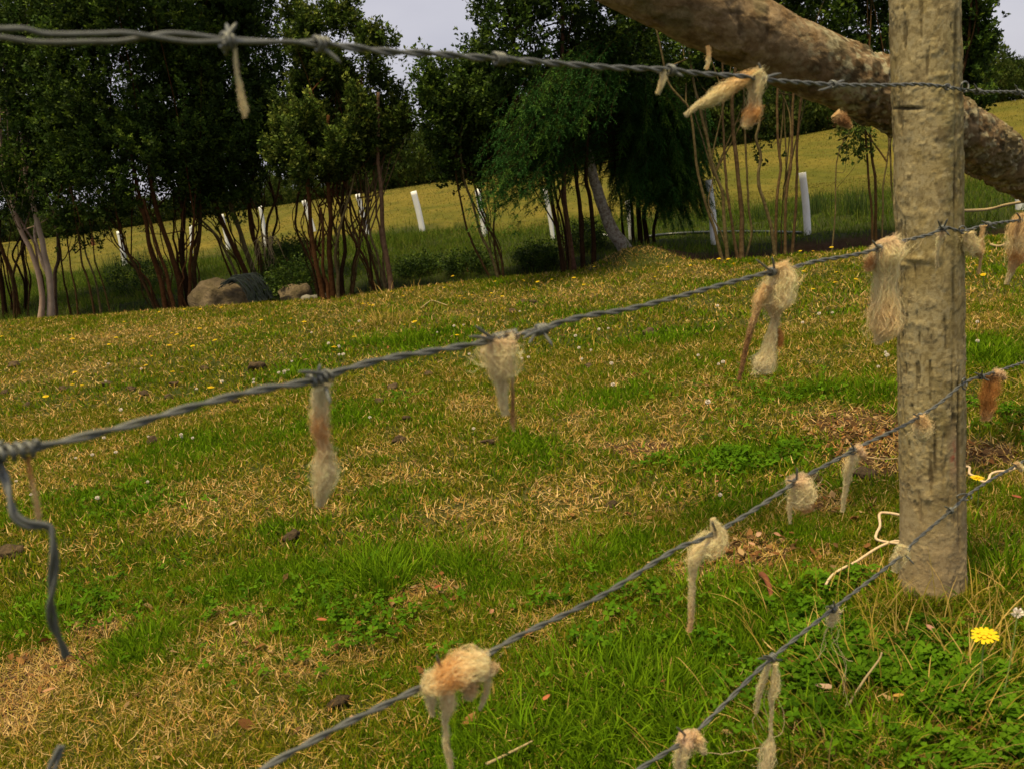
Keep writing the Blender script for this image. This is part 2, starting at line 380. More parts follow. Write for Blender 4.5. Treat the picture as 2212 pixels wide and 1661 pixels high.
tuft(1900, 1560, 300, .14, .16, .0022, c_dry, .9); tuft(1965, 1316, 90, .06, .03, .0025, c_mid, .7); tuft(2015, 1322, 90, .06, .03, .0025, c_mid, .7); tuft(2065, 1312, 90, .07, .03, .0025, c_mid, .7); tuft(2000, 1318, 50, .07, .05, .0022, c_dry, .9); tuft(1960, 1310, 80, .08, .06, .003, c_dry, .9); tuft(2100, 1310, 90, .10, .08, .0025, c_dry, .9)
tag(mesh_np('grass', np.concatenate(GR_V), np.concatenate(GR_Q), np.concatenate(GR_C), M['grass']), 'short green and yellowing grass covering the grazed meadow', 'grass', kind='stuff')
tag(mesh_np('dry_straw', np.concatenate(ST_V), np.concatenate(ST_Q), np.concatenate(ST_C), M['straw']), 'bleached dead grass stalks lying flat among the green meadow grass', 'dry grass', kind='stuff')

# bank and hill grass beyond the trees
n = 190000
y = np.sqrt(rng.random(n)*(30**2-6.5**2)+6.5**2); y = np.where(rng.random(n) < .55, 6.5+(y-6.5)*.35, y); x = (rng.random(n)*2-1)*(.66*y+.5)
s = y-ye(x); keep = (s > .08) & (rng.random(n) > ss(1, 2, x)*(s < .8)*.75); x, y, s = x[keep], y[keep], s[keep]; n = len(x)
hb = np.interp(x, [-12, -5, -1.5, .3, 3.7, 8], [14.5, 14.5, 14.5, 12.5, 11.5, 11])
isb = rng.random(n) > ss(-.5, 2.0, y-hb-1.5*(fbm(x, y, 4, .6, 3)-.5))
L = np.where(isb, .075, .022)*(.5+rng.random(n))*np.clip(y/12, .8, 1.4); L *= np.where(isb & (fbm(x, y, 21, 1.5, 3) > .55), 1.7, 1)
w = np.where(isb, .008, .010)*(.6+.8*rng.random(n))*np.clip(y/12, .8, 2)
k = rng.integers(0, 3, n)
cb = np.array([[.055, .10, .008], [.085, .13, .012], [.12, .14, .02]])[k]; ch = np.array([[.165, .145, .028], [.12, .13, .02], [.22, .175, .05]])[k]
c = np.where(isb[:, None], cb*(.7+.6*rng.random(n))[:, None], ch*(.85+.3*rng.random(n))[:, None])
V = blades(3, np.stack([x, y, hz(x, y)-.01], -1), L, w, rng.random(n)*6.283, np.abs(rng.normal(0, .5, n)), rng.random(n)*1.2, rng.normal(0, .8, n))
tag(mesh_np('hill_grass', V.reshape(-1, 3), bladequads(n, 3), np.repeat(c, 6, 0), M['grass']), 'rough dark green bank grass turning yellow up the hill beyond the trees', 'grass', kind='stuff')

# clover leaves, three leaflets each
def clover(spots):
    Vs, Cs = [], []
    for px, py, rx, ry, n in spots:
        cx, cy, ax, ay = patch(px, py, rx, ry)
        x = cx+rng.normal(0, ax*.55, n); y = cy+rng.normal(0, ay*.55, n)
        z = hz(x, y)+.012+rng.random(n)*.028; sz = .0042+.004*rng.random(n)
        c = np.array([[.07, .16, .005], [.10, .20, .008], [.05, .12, .004]])[rng.integers(0, 3, n)]*(.8+.4*rng.random(n))[:, None]
        kp = fbm(x, y, 31, 9, 3) > .45; x, y, z, sz, c = x[kp], y[kp], z[kp], sz[kp], c[kp]; n = len(x)
        a0 = rng.random(n)*6.283; tl = rng.normal(0, .35, (n, 2))
        for q in range(3):
            a = a0+q*2.094; pts = []
            for (u, v) in ((0, 0), (.75, .62), (1.75, .55), (1.62, 0), (1.75, -.55), (.75, -.62)):
                lx = u*np.cos(a)-v*np.sin(a); ly = u*np.sin(a)+v*np.cos(a)
                pts.append(np.stack([x+lx*sz, y+ly*sz, z+(lx*tl[:, 0]+ly*tl[:, 1])*sz-abs(v)*sz*-.25], -1))
            P = np.stack(pts, 1); Vs.append(P[:, [0, 1, 2, 3]]); Vs.append(P[:, [0, 3, 4, 5]]); Cs += [c, c]
    V = np.concatenate(Vs); c = np.repeat(np.concatenate(Cs), 4, 0)
    return mesh_np('clover', V.reshape(-1, 3), np.arange(len(V)*4).reshape(-1, 4), c, M['grass'])
tag(clover([(1600, 990, 190, 34, 700), (1900, 1480, 230, 110, 1800), (1700, 1380, 160, 60, 500), (850, 870, 100, 20, 150), (2130, 1620, 120, 60, 400), (600, 1330, 200, 80, 300), (250, 1300, 150, 60, 300), (300, 1080, 150, 50, 250), (1300, 1300, 150, 60, 250), (780, 1380, 160, 60, 250), (1150, 1400, 150, 60, 200), (1650, 860, 250, 60, 400), (1820, 1290, 120, 40, 200), (2150, 900, 80, 100, 400)]),
    'dark green clover leaves growing low between the grass', 'clover', kind='stuff')
# leaf litter
def litter(spots):
    Vs, Cs = [], []
    for px, py, rx, ry, n in spots:
        cx, cy, ax, ay = patch(px, py, rx, ry)
        x = cx+rng.normal(0, ax*.6, n); y = cy+rng.normal(0, ay*.6, n); z = hz(x, y)+.006+rng.random(n)*.014
        L = .006+.010*rng.random(n)**2; a = rng.random(n)*6.283; cu = rng.normal(0, .6, n); tl = rng.normal(0, .4, (n, 2))
        c = np.array([[.24, .12, .04], [.17, .075, .025], [.34, .22, .10], [.11, .06, .025]])[rng.integers(0, 4, n)]*(.7+.5*rng.random(n))[:, None]
        for sgn in (1, -1):
            pts = []
            for u, v in ((-1, 0), (-.25, .55*sgn), (.5, .42*sgn), (1, 0)):
                lx = (u*np.cos(a)-v*np.sin(a))*L; ly = (u*np.sin(a)+v*np.cos(a))*L
                pts.append(np.stack([x+lx, y+ly, z+lx*tl[:, 0]+ly*tl[:, 1]+abs(v)*L*cu], -1))
            Vs.append(np.stack(pts, 1)); Cs.append(c)
    V = np.concatenate(Vs)
    return mesh_np('leaf_litter', V.reshape(-1, 3), np.arange(len(V)*4).reshape(-1, 4), np.repeat(np.concatenate(Cs), 4, 0), M['deadleaf'])
tag(litter([(1860, 945, 110, 46, 300), (1640, 1195, 100, 38, 110), (100, 1450, 90, 40, 30), (945, 1300, 90, 25, 22), (1780, 1090, 90, 30, 60), (1100, 1200, 1000, 320, 260), (2110, 980, 60, 30, 40), (1900, 1580, 200, 60, 50), (1000, 700, 900, 90, 300), (1700, 560, 200, 12, 120), (900, 620, 500, 12, 200), (150, 690, 200, 8, 150)]),
    'small brown dead leaves scattered in the bare patches and grass', 'leaf litter', kind='stuff')

# ------------------------------------------------------------------ fence post
def log(path, rad, rows, cols, colf, dispf, mat_, name, parent=None, ell=0):
    P = cr(path, rows); r = np.interp(np.linspace(0, 1, rows), np.linspace(0, 1, len(rad)), rad)
    T, N, B = frames(P); a = np.arange(cols)/cols*2*np.pi
    D = np.cos(a)[None, :, None]*N[:, None]+np.sin(a)[None, :, None]*B[:, None]
    S = P[:, None]+D*r[:, None, None]
    px, py, w = proj(S.reshape(-1, 3)); px = px.reshape(rows, cols); py = py.reshape(rows, cols)
    front = (D@FW) < .15
    al = np.linspace(0, 1, rows)[:, None]*np.linalg.norm(P[-1]-P[0])*np.ones((1, cols))
    d = dispf(S, px, py, al, a[None]*np.ones((rows, 1)), front)
    V = (S+D*d[..., None]); c = colf(S, px, py, al, a[None]*np.ones((rows, 1)), d, front)
    i, j = np.meshgrid(np.arange(rows-1), np.arange(cols), indexing='ij'); k = (j+1) % cols
    Q = np.stack([i*cols+j, i*cols+k, (i+1)*cols+k, (i+1)*cols+j], -1).reshape(-1, 4)
    j = np.arange(cols); k = (j+1) % cols; o = (rows-1)*cols; n = rows*cols
    Tt = np.concatenate([np.stack([k, j, np.full(cols, n)], 1), np.stack([o+j, o+k, np.full(cols, n+1)], 1)])
    V = np.concatenate([V.reshape(-1, 3), P[:1], P[-1:]]); c = c.reshape(-1, 3); c = np.concatenate([c, c[:1]*.6, c[-1:]*.8])
    return mesh_np(name, V, Q, c, mat_, parent, True, Tt)
def gs(px, py, x, y, rx, ry): return np.exp(-(((px-x)/rx)**2+((py-y)/ry)**2))
def postdisp(S, px, py, al, a, fr):
    X, Y_, Z = S[..., 0], S[..., 1], S[..., 2]
    n = fbm(X, Y_, Z*.3, 14, 4); d = .004*(n-.5)
    pl = fbm(X, Y_, Z*.9, 38, 5); d = d+.0006*ss(.50, .515, pl)+.0007*ss(.58, .59, pl)+.0009*ss(.60, .66, fbm(X, Y_, Z+3, 130, 2))*ss(.5, .6, fbm(X, Y_, Z+1, 10, 2))
    wn = vn(X, Y_, Z, 110); d = d+.0009*ss(.72, .85, wn)*ss(.48, .6, fbm(X, Y_, Z, 12, 2))
    for x, y, rx, ry, h in [(1975, 560, 22, 7, .004), (1950, 573, 16, 5, .003), (2025, 555, 10, 16, .005), (1960, 235, 30, 3, -.006), (2020, 960, 4, 50, -.004), (2012, 1030, 5, 22, -.004), (2062, 905, 6, 22, -.006), (2071, 1000, 3, 160, -.005), (2058, 820, 3, 60, -.003), (2063, 300, 3, 200, -.003), (2050, 265, 12, 50, .004), (2005, 1075, 12, 9, .004), (2060, 250, 14, 26, .003), (1990, 700, 30, 10, .002), (2020, 820, 10, 30, .002), (2030, 505, 10, 5, .003)]:
        d = d+h*gs(px, py, x, y, rx, ry)*fr
    d = d+.006*np.exp(-((al-.02)/.05)**2)+.004*(fbm(X, Y_, Z, 5, 2)-.5)-.0022*ss(.655, .68, fbm(X*2.2, Y_*2.2, Z*.35, 40, 3))
    return d
def postcol(S, px, py, al, a, d, fr):
    X, Y_, Z = S[..., 0], S[..., 1], S[..., 2]
    def mixc(c, k, t): return c*(1-t[..., None])+np.array(k)*t[..., None]
    n = fbm(X, Y_, Z*.7, 16, 4); c = np.array([.35, .275, .125])*np.ones(n.shape+(1,))
    c = mixc(c, (.41, .335, .18), ss(.42, .62, n)); c = mixc(c, (.20, .175, .075), ss(.5, .7, fbm(X, Y_, Z*.6+4, 9, 3))*.6)
    c = mixc(c, (.40, .35, .22), ss(.54, .64, fbm(X, Y_, Z*.8+8, 120, 4))*.45); c = mixc(c, (.16, .115, .045), ss(.52, .62, fbm(X*1.2, Y_*1.2, Z*.9+5, 170, 4))*.5)
    c = mixc(c, (.10, .07, .035), ss(.57, .66, fbm(X, Y_, Z*.9+3, 60, 5))*.4)
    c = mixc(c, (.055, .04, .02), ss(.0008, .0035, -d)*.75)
    c = mixc(c, (.05, .04, .02), np.maximum.reduce([gs(px, py, 1960, 236, 34, 3.5), gs(px, py, 2019, 950, 4, 60), gs(px, py, 2013, 1035, 6, 16), gs(px, py, 2060, 905, 6, 18), gs(px, py, 2071, 1010, 2.5, 170), gs(px, py, 2040, 690, 5, 14), gs(px, py, 2020, 1000, 4, 30), gs(px, py, 2065, 70, 4, 80), gs(px, py, 2058, 620, 4, 70)])*fr*.85)
    c = mixc(c, (.42, .31, .18), np.maximum(gs(px, py, 2060, 985, 9, 60), gs(px, py, 2030, 1230, 40, 60)*.5)*fr*.8)
    c = mixc(c, (.34, .10, .06), gs(px, py, 2059, 985, 7, 30)*ss(.4, .55, fbm(X, Y_, Z, 70, 2))*fr)
    c = mixc(c, (.44, .32, .18), ss(-.50, -.12, -al)*.5)
    return c
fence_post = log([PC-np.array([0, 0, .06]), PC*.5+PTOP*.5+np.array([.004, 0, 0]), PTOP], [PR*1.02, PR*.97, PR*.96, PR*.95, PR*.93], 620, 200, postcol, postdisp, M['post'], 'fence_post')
tag(fence_post, 'thick upright round wooden post with flaking olive bark carrying all the barbed wires', 'fence post')

DP = (PC-CAM)@FW
def DPT(px, py, dep_): return CAM+ray(px, py)*dep_
bp = [(1180, -150, DP-.16, 78), (1470, 0, DP-.10, 75), (1700, 112, DP+.0, 70), (1925, 214, DP+.13, 63), (2003, 252, DP+.19, 57), (2080, 293, DP+.28, 51), (2212, 374, DP+.50, 44), (2420, 500, DP+.95, 36), (2640, 640, DP+1.5, 30)]
def bdisp(S, px, py, al, a, fr):
    X, Y_, Z = S[..., 0], S[..., 1], S[..., 2]
    d = .006*(fbm(X*.4, Y_*.5, Z*.5, 9, 2)-.5)+.0020*ss(.5, .53, fbm(X*.5, Y_, Z, 34, 5))+.0022*ss(.58, .60, fbm(X*.5, Y_, Z+3, 24, 5))-.003*ss(.60, .66, fbm(X, Y_*.6, Z+11, 20, 4))
    crust = ss(.45, .62, fbm(X, Y_, Z, 80, 4))*ss(1790, 1880, px)*ss(.38, .55, fbm(X, Y_, Z+7, 16, 2))
    d = d+.0065*crust
    for x, y, rx, ry, h in [(1600, 60, 8, 26, -.006), (1660, 60, 5, 18, -.005), (1690, 200, 12, 6, .005)]: d = d+h*gs(px, py, x, y, rx, ry)
    return d
def bcol(S, px, py, al, a, d, fr):
    X, Y_, Z = S[..., 0], S[..., 1], S[..., 2]
    def mixc(c, k, t): return c*(1-t[..., None])+np.array(k)*t[..., None]
    n = fbm(X*.6, Y_, Z, 40, 5); c = np.array([.20, .13, .065])*np.ones(n.shape+(1,))
    c = mixc(c, (.29, .205, .115), ss(.42, .6, n)); c = mixc(c, (.40, .30, .18), ss(.52, .62, fbm(X, Y_, Z, 60, 4))*.4); c = mixc(c, (.11, .075, .045), ss(.52, .62, fbm(X, Y_, Z+9, 130, 3))*.35)
    c = mixc(c, (.06, .042, .022), ss(.56, .68, fbm(X*.5, Y_, Z+2, 50, 5))*.4)
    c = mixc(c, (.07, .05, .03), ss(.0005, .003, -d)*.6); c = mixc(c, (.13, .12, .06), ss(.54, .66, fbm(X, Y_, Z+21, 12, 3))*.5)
    cz = ss(1640, 1880, px)*(1-.35*ss(2060, 2120, px))
    c = mixc(c, (.42, .38, .24), cz*ss(.55, .64, fbm(X, Y_, Z, 75, 3)))
    c = mixc(c, (.03, .025, .014), cz*ss(.52, .64, fbm(X, Y_, Z+5, 60, 4))*.75)
    return c
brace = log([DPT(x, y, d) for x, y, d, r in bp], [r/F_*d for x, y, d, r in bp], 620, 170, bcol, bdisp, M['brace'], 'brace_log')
tag(brace, 'thick slanting log with rough lichen-crusted bark passing behind the upright post', 'brace log')

# ------------------------------------------------------------------ barbed wires
SR = .0017                                             # strand radius
def twist(P, half, amp, n_per=10, ph0=0.0, amps=None):
    """two strands around the centre line P"""
    L = np.r_[0, np.cumsum(np.linalg.norm(np.diff(P, axis=0), axis=1))]
    T, N, B = frames(P)
    pitch = half*(1+.18*(fbm(L, 0, ph0, 12, 2)-.5))
    ph = ph0+np.r_[0, np.cumsum(np.diff(L)/pitch[1:])]*np.pi
    a = amp if amps is None else amps
    o = (np.cos(ph)[:, None]*N+np.sin(ph)[:, None]*B)*(a if np.ndim(a) == 0 else a[:, None])
    return P+o, P-o
W1 = [(480, 88), (540, 91), (600, 91), (684, 95), (756, 103), (839, 113), (941, 117), (1010, 124), (1078, 128), (1215, 139), (1318, 147), (1437, 151), (1513, 160), (1605, 166), (1660, 174), (1805, 184), (1915, 185), (1988, 183), (2043, 189), (2116, 199), (2212, 201), (2380, 214)]
W1A = [(-160, 52), (-60, 60), (0, 63), (51, 63), (103, 74), (205, 74), (270, 72), (342, 82), (410, 91), (480, 90)]
W1B = [(-160, 78), (-60, 80), (0, 82), (85, 92), (205, 91), (257, 90), (308, 82), (359, 73), (410, 75), (480, 85)]
W2 = [(-110, 1012), (-20, 985), (58, 970), (137, 953), (274, 920), (410, 880), (547, 845), (667, 824), (756, 796), (833, 776), (936, 759), (1035, 742), (1107, 726), (1175, 711), (1210, 697), (1278, 681), (1350, 670), (1456, 644), (1560, 616), (1654, 591), (1716, 578), (1764, 565), (1866, 547), (1941, 524), (2006, 508), (2043, 493), (2079, 500), (2134, 486), (2211, 476), (2380, 458)]
W3 = [(440, 1740), (574, 1656), (660, 1608), (745, 1563), (916, 1481), (1046, 1416), (1121, 1373), (1296, 1288), (1456, 1188), (1507, 1168), (1562, 1141), (1641, 1093), (1702, 1052), (1757, 1019), (1832, 979), (1860, 963), (1952, 919), (2003, 889), (2037, 865), (2085, 826), (2133, 809), (2212, 783), (2380, 725)]
W4 = [(1290, 1715), (1380, 1661), (1456, 1614), (1483, 1600), (1570, 1515), (1661, 1426), (1798, 1316), (1870, 1260), (1955, 1193), (1975, 1170), (2054, 1102), (2089, 1070), (2140, 1036), (2212, 995), (2380, 890)]
def strand(P, parent, name='strand'):
    A = Acc(); tube(A, P, SR, 8); return A.build(name, M['wire'], parent)
def wirething(pts, label, half=.034, pre=None, ph0=0.):
    P = cr([W(*p) for p in pts], int(len(pts)*46))
    o = empty('barbed_wire', (0, 0, 0), label, 'barbed wire', 'barbed wires strung along the fence')
    L = np.linspace(0, 1, len(P)); a, b = twist(P, half, SR*1.0, ph0=ph0)
    if pre:
        A = cr([W(*p, off=.003) for p in pre[0]], 300); B_ = cr([W(*p, off=-.003) for p in pre[1]], 300)
        k = 30
        def join(A, a):
            t = ss(0, 1, np.linspace(0, 1, k))[:, None]; mid = A[-1]*(1-t)+a[k]*t
            return np.concatenate([A[:-1], mid*.5+(a[:k])*.5*t+mid*.5*(1-t), a[k:]])
        a, b = join(A, a), join(B_, b)
    strand(a, o); strand(b, o); return o, P
w1, P1 = wirething(W1, 'topmost barbed wire, its two strands loose at the left end', pre=(W1A, W1B), ph0=.6)
w2, P2 = wirething(W2, 'second barbed wire from the top with wool tufts, crossing the middle of the photo')
w3, P3 = wirething(W3, 'third barbed wire from the top, carrying the big ball of wool', ph0=1.)
w4, P4 = wirething(W4, 'lowest barbed wire, meeting the post just above the grass', ph0=2.)
def barb(parent, P, px, py, spikes, turns=2.6, length=.011, br=.0017):
    """coil round the wire nearest to W(px,py) and spikes to given points"""
    q = W(px, py); i = int(np.argmin(np.linalg.norm(P-q, axis=1))); i = min(max(i, 2), len(P)-3)
    T = P[i+2]-P[i-2]; T /= np.linalg.norm(T); c = P[i]
    N = np.cross(T, [0, 0, 1.]); N /= np.linalg.norm(N); B = np.cross(T, N)
    A = Acc(); nn = int(turns*16); th = np.linspace(0, turns*2*np.pi, nn)+random.random()*6
    rr = SR*1.95+br*.9+.0004*np.sin(th*3.1)
    H = c+T[None]*(np.linspace(-.5, .5, nn)*length)[:, None]+(np.cos(th)[:, None]*N+np.sin(th)[:, None]*B)*rr[:, None] if np.ndim(rr) else None
    tube(A, H, br, 7)
    for k, (sx, sy, off) in enumerate(spikes):
        e = W(sx, sy, off); st = c+T*random.uniform(-.5, .5)*length+np.cross(T, e-c)/max(np.linalg.norm(e-c), 1e-6)*SR*.6
        mid = st*.5+e*.5+np.array([0, 0, 1])*random.uniform(-.0015, .0015)
        Pp = cr([st, mid, e], 10); tube(A, Pp, np.interp(np.linspace(0, 1, 10), [0, .8, 1], [br, br, br*.35]), 7)
    return A.build('barb', M['wire'], parent)
o_ = .012
for px, py, sp in [(495, 88, [(511, 50, .004), (489, 52, -.02), (488, 120, -.01)]), (690, 96, [(737, 137, .01)]), (1078, 128, []), (1450, 152, [(1476, 166, .01), (1420, 158, -.01)]), (1643, 170, [(1639, 137, .004), (1687, 159, .006)]), (1800, 183, [(1768, 196, .008), (1824, 174, -.01)]), (2112, 199, [(2104, 182, .01), (2128, 206, -.01)]), (2199, 201, [(2192, 184, .008), (2216, 214, .01)])]:
    barb(w1, P1, px, py, sp)
for px, py, sp, tn, ln in [(28, 976, [(6, 950, .0)], 5.2, .030), (690, 818, [(644, 803, .01), (692, 787, .005), (714, 872, .012)], 3.6, .020), (1078, 733, [(1028, 705, .01), (1014, 727, .02)], 2.5, .012), (1107, 727, [(1090, 716, .01)], 2.6, .014), (1168, 713, [(1143, 742, .01), (1194, 748, .014), (1130, 731, .02)], 3.4, .014), (1668, 585, [(1633, 561, .012), (1668, 556, .006), (1700, 573, .0)], 2.8, .012), (1900, 538, [(1884, 520, .01)], 2.6, .012), (2036, 497, [(2026, 476, .012), (2047, 473, .012), (2052, 510, .01)], 2.6, .012), (2134, 486, [(2120, 478, .01), (2152, 494, .01)], 2.6, .012), (2205, 477, [(2196, 460, .01), (2218, 492, .01)], 2.6, .012)]:
    barb(w2, P2, px, py, sp, tn, ln)
for px, py, sp in [(965, 1458, [(943, 1414, .014), (995, 1409, .012), (987, 1470, .02)]), (1035, 1422, [(1055, 1470, .02), (1032, 1445, .02)]), (1552, 1147, [(1538, 1128, .01)]), (1722, 1040, [(1722, 1010, .006), (1700, 1036, .01)]), (1843, 972, [(1836, 956, .01), (1866, 982, .01)]), (1988, 900, [(1972, 893, .01), (2008, 915, .012)]), (2120, 813, [(2105, 805, .01), (2122, 800, .01), (2138, 822, .01)])]:
    barb(w3, P3, px, py, sp)
for px, py, sp in [(1480, 1602, [(1462, 1570, .01), (1500, 1615, .01)]), (1668, 1421, [(1637, 1422, .012), (1648, 1416, .006), (1690, 1425, .0)]), (1800, 1314, [(1800, 1297, .01), (1784, 1309, .01), (1818, 1326, .012)]), (1957, 1192, [(1975, 1218, .014), (1966, 1207, .02)]), (2053, 1103, [(2040, 1093, .012), (2068, 1093, .01), (2045, 1112, .01)]), (2198, 1003, [(2184, 1000, .01), (2212, 1012, .01)])]:
    barb(w4, P4, px, py, sp)
# staples and ties at the post
def ring(name, label, px, py, rx, ry, parent, r=.0016, off=.002):
    A = Acc(); th = np.linspace(0, 2*np.pi*.92, 40)+1
    tube(A, np.array([W(px+rx*math.cos(t), py+ry*math.sin(t), off+.003*math.sin(2*t)) for t in th]), r, 7)
    o = A.build(name, M['wire'], parent); return o
ring('staple', '', 2084, 188, 8, 11, w1); ring('staple', '', 2046, 189, 7, 6, w1); ring('staple', '', 2083, 829, 5, 12, w3); ring('staple', '', 2083, 1073, 16, 7, w4); ring('staple', '', 2079, 497, 7, 8, w2)
# loose tail hanging from the second wire
tail = [(-30, 975), (-12, 990), (0, 1012), (13, 1039), (23, 1083), (32, 1113), (56, 1131), (86, 1134), (104, 1137), (112, 1153), (117, 1204), (111, 1282), (109, 1310), (116, 1351), (130, 1384), (144, 1418)]
TP = cr([W(x, y, .002+.012*math.sin(y*.012)) for x, y in tail], 360)
lt = empty('loose_wire', (0, 0, 0), 'kinked loose end of twisted wire hanging down at the left edge', 'loose wire')
for q in twist(TP, .045, SR*1.02, ph0=.4): strand(q, lt)
tp2 = [(133, 1610), (124, 1630), (112, 1662), (98, 1720), (60, 1850)]
TP = cr([W(x, y, .0) for x, y in tp2], 120)
lt2 = empty('loose_wire', (0, 0, 0), 'short stub of loose wire poking up at the bottom left corner', 'loose wire')
for q in twist(TP, .05, SR*1.05, ph0=1.2): strand(q, lt2)

# ------------------------------------------------------------------ wool
CR_, TAN, OR, BR, GY, PK = (.86, .68, .39), (.78, .54, .27), (.66, .33, .10), (.36, .20, .09), (.76, .65, .40), (.78, .55, .34)
def wool(label, parts, dens=1.0, loose=(), anchor=None, dY=0.0):
    """parts: list of spines [(px,py,halfwidth,colour),...]"""
    px0, py0 = anchor or parts[0][0][:2]
    w0 = W(px0, py0); Y0 = w0[1]+dY; A = Acc()
    for sp in parts:
        pts = np.array([[*AT(x, y, Y0), h/F_*((AT(x, y, Y0)-CAM)@FW), *c] for x, y, h, c in sp])
        n = 60; S = cr(pts, n); P, hw, col = S[:, :3], np.maximum(S[:, 3], .0006), np.clip(S[:, 4:7], .01, 1)
        L = np.linalg.norm(np.diff(P, axis=0), axis=1).sum(); mh = hw.mean()
        T, N, B = frames(P)
        s0 = random.random()*50
        wobx = (fbm(np.linspace(0, L, n), s0, 0, 60, 3)-.5)*mh*.9; P = P+RT*wobx[:, None]
        if mh > .0035:                                   # felted core
            sides = 22; a = np.arange(sides)/sides*2*np.pi
            D = np.cos(a)[None, :, None]*RT+np.sin(a)[None, :, None]*np.array([0, 1, 0])*.62
            Dn = np.cos(a)[None, :, None]*N[:, None]+np.sin(a)[None, :, None]*B[:, None]*.62
            Vv = P[:, None]+Dn*(hw*.62)[:, None, None]
            nn = fbm(Vv[..., 0]+s0, Vv[..., 1], Vv[..., 2], 90, 4)-.5
            Vv = P[:, None]+Dn*(hw[:, None]*(.64+1.5*nn)*(.08+.92*ss(.004, .010, hw))[:, None])[..., None]
            i = np.arange(n-1)[:, None]*sides; j = np.arange(sides)[None]; k = (j+1) % sides
            Q = np.stack([i+j, i+k, i+sides+k, i+sides+j], -1).reshape(-1, 4)
            cc = col[:, None]*(.92+.7*nn[..., None])
            A.add(Vv.reshape(-1, 3), Q, np.clip(cc, .02, .85).reshape(-1, 3))
        nf = int(dens*(80+300000*mh*min(L, .2)*3.2)); m_ = 16
        t0 = rng.random(nf); ln = np.minimum(.25+.5*rng.random(nf), 1); ln = np.where(rng.random(nf) < .35, 1.0, ln)*np.clip(mh*6/L+.25, .2, 1)
        t0 = t0*1.1-.05-ln*.5
        t = np.clip(t0[:, None]+ln[:, None]*np.linspace(0, 1, m_)[None], 0, 1)
        fi = t*(n-1); i0 = np.clip(fi.astype(int), 0, n-2); f = fi-i0
        def S_(arr): return arr[i0]*(1-f[..., None])+arr[i0+1]*f[..., None] if arr.ndim > 1 else arr[i0]*(1-f)+arr[i0+1]*f
        pc, nn_, bb, hh, cc = S_(P), S_(N), S_(B), S_(hw), S_(col)
        th = rng.random(nf)*6.283; rd = rng.random(nf)**.65*1.18
        tw = rng.normal(0, 1.6, nf); u = np.linspace(0, 1, m_)[None]
        ph = th[:, None]+tw[:, None]*u; rad = rd[:, None]*(1+.25*np.sin(u*7+th[:, None]*3))
        ci = np.clip(fi+rng.normal(0, 4.5, (nf, 1)), 0, n-1.001); cj = ci.astype(int); cc = col[cj]
        off = (np.cos(ph)*rad*hh)[..., None]*nn_+(np.sin(ph)*rad*hh*.7)[..., None]*bb
        cr_ = (.0008+.0012*rng.random((nf, 1)))*np.clip(mh/.005, .5, 1.6)
        fq = 12+14*rng.random((nf, 1))
        cr_ = cr_[..., None]; off = off+cr_*(np.sin(u*fq+th[:, None]*5))[..., None]*nn_+cr_*(np.cos(u*fq*1.13+th[:, None]*7))[..., None]*bb
        fly = (rng.random(nf) < .25)[:, None]*(u-.5)**2*rng.normal(0, 2.4, (nf, 1))
        off = off+(fly*hh)[..., None]*RT+(fly*hh*.6)[..., None]*UP
        FPt = pc+off
        wd = .00012+.00012*rng.random(nf)
        dr = rng.normal(0, 1, (nf, 3)); dr /= np.linalg.norm(dr, axis=1, keepdims=True)
        ov = dr[:, None]*wd[:, None, None]
        Vv = np.stack([FPt-ov, FPt+ov], 2).reshape(-1, 3)
        c3 = np.clip(cc*(.8+.45*rng.random((nf, 1, 1))), 0, .85); c3 = np.repeat(c3.reshape(-1, 3), 2, 0)
        A.add(Vv, bladequads(nf, m_), c3)
    for path in loose:                                   # single long fibres
        P = cr([AT(x, y, Y0) for x, y in path], 50); P = P+.0008*(np.stack([vn(np.arange(50), 1, random.random()*9, .4), vn(np.arange(50), 2, 5, .4), vn(np.arange(50), 3, 5, .4)], 1)-.5)*2
        tube(A, P, .00035, 4, np.repeat(np.array([CR_]), 50, 0), cap=False)
    o = A.build('wool_tuft', M['wool'])
    tag(o, label, 'wool tuft', 'tufts of sheep wool snagged on the fence'); return o
wool('thin cream wool strand hanging from the top wire at the left', [[(503, 96, 3, GY), (507, 112, 3, GY), (511, 150, 5, GY), (518, 190, 6, CR_), (525, 228, 10, CR_), (529, 243, 9, CR_), (530, 254, 3, CR_)]])
wool('tiny pale wool wisp on the top wire above the dark conifer', [[(1433, 152, 5, GY), (1434, 168, 7, GY), (1428, 186, 6, CR_), (1420, 203, 4, CR_)]])
wool('large cream and orange wool tuft forked in two on the top wire', [[(1640, 160, 13, CR_), (1616, 168, 15, TAN), (1589, 181, 17, TAN), (1557, 203, 20, CR_), (1530, 219, 13, CR_), (1504, 231, 5, GY), (1480, 250, 2, GY)], [(1628, 160, 16, CR_), (1638, 176, 19, CR_), (1634, 195, 17, CR_), (1627, 213, 13, CR_), (1625, 228, 15, TAN), (1624, 243, 22, OR), (1615, 261, 15, TAN), (1606, 276, 5, CR_)]])
wool('small brownish wool wisp hanging in front of the slanting log', [[(1528, 100, 4, TAN), (1531, 118, 5, TAN), (1530, 132, 5, CR_), (1526, 151, 3, TAN)]], anchor=(1528, 150), dY=.10)
wool('brown wool clump tucked under the slanting log near the post', [[(1806, 246, 10, TAN), (1818, 256, 14, BR), (1830, 268, 10, BR), (1838, 276, 3, TAN)]], anchor=(1815, 184), dY=.18)
wool('thin rusty wisp with a wire spike below the left end of the second wire', [[(60, 985, 5, BR), (65, 1010, 6, OR), (72, 1050, 6, TAN), (79, 1085, 7, TAN), (84, 1125, 3, TAN)]], dens=.7)
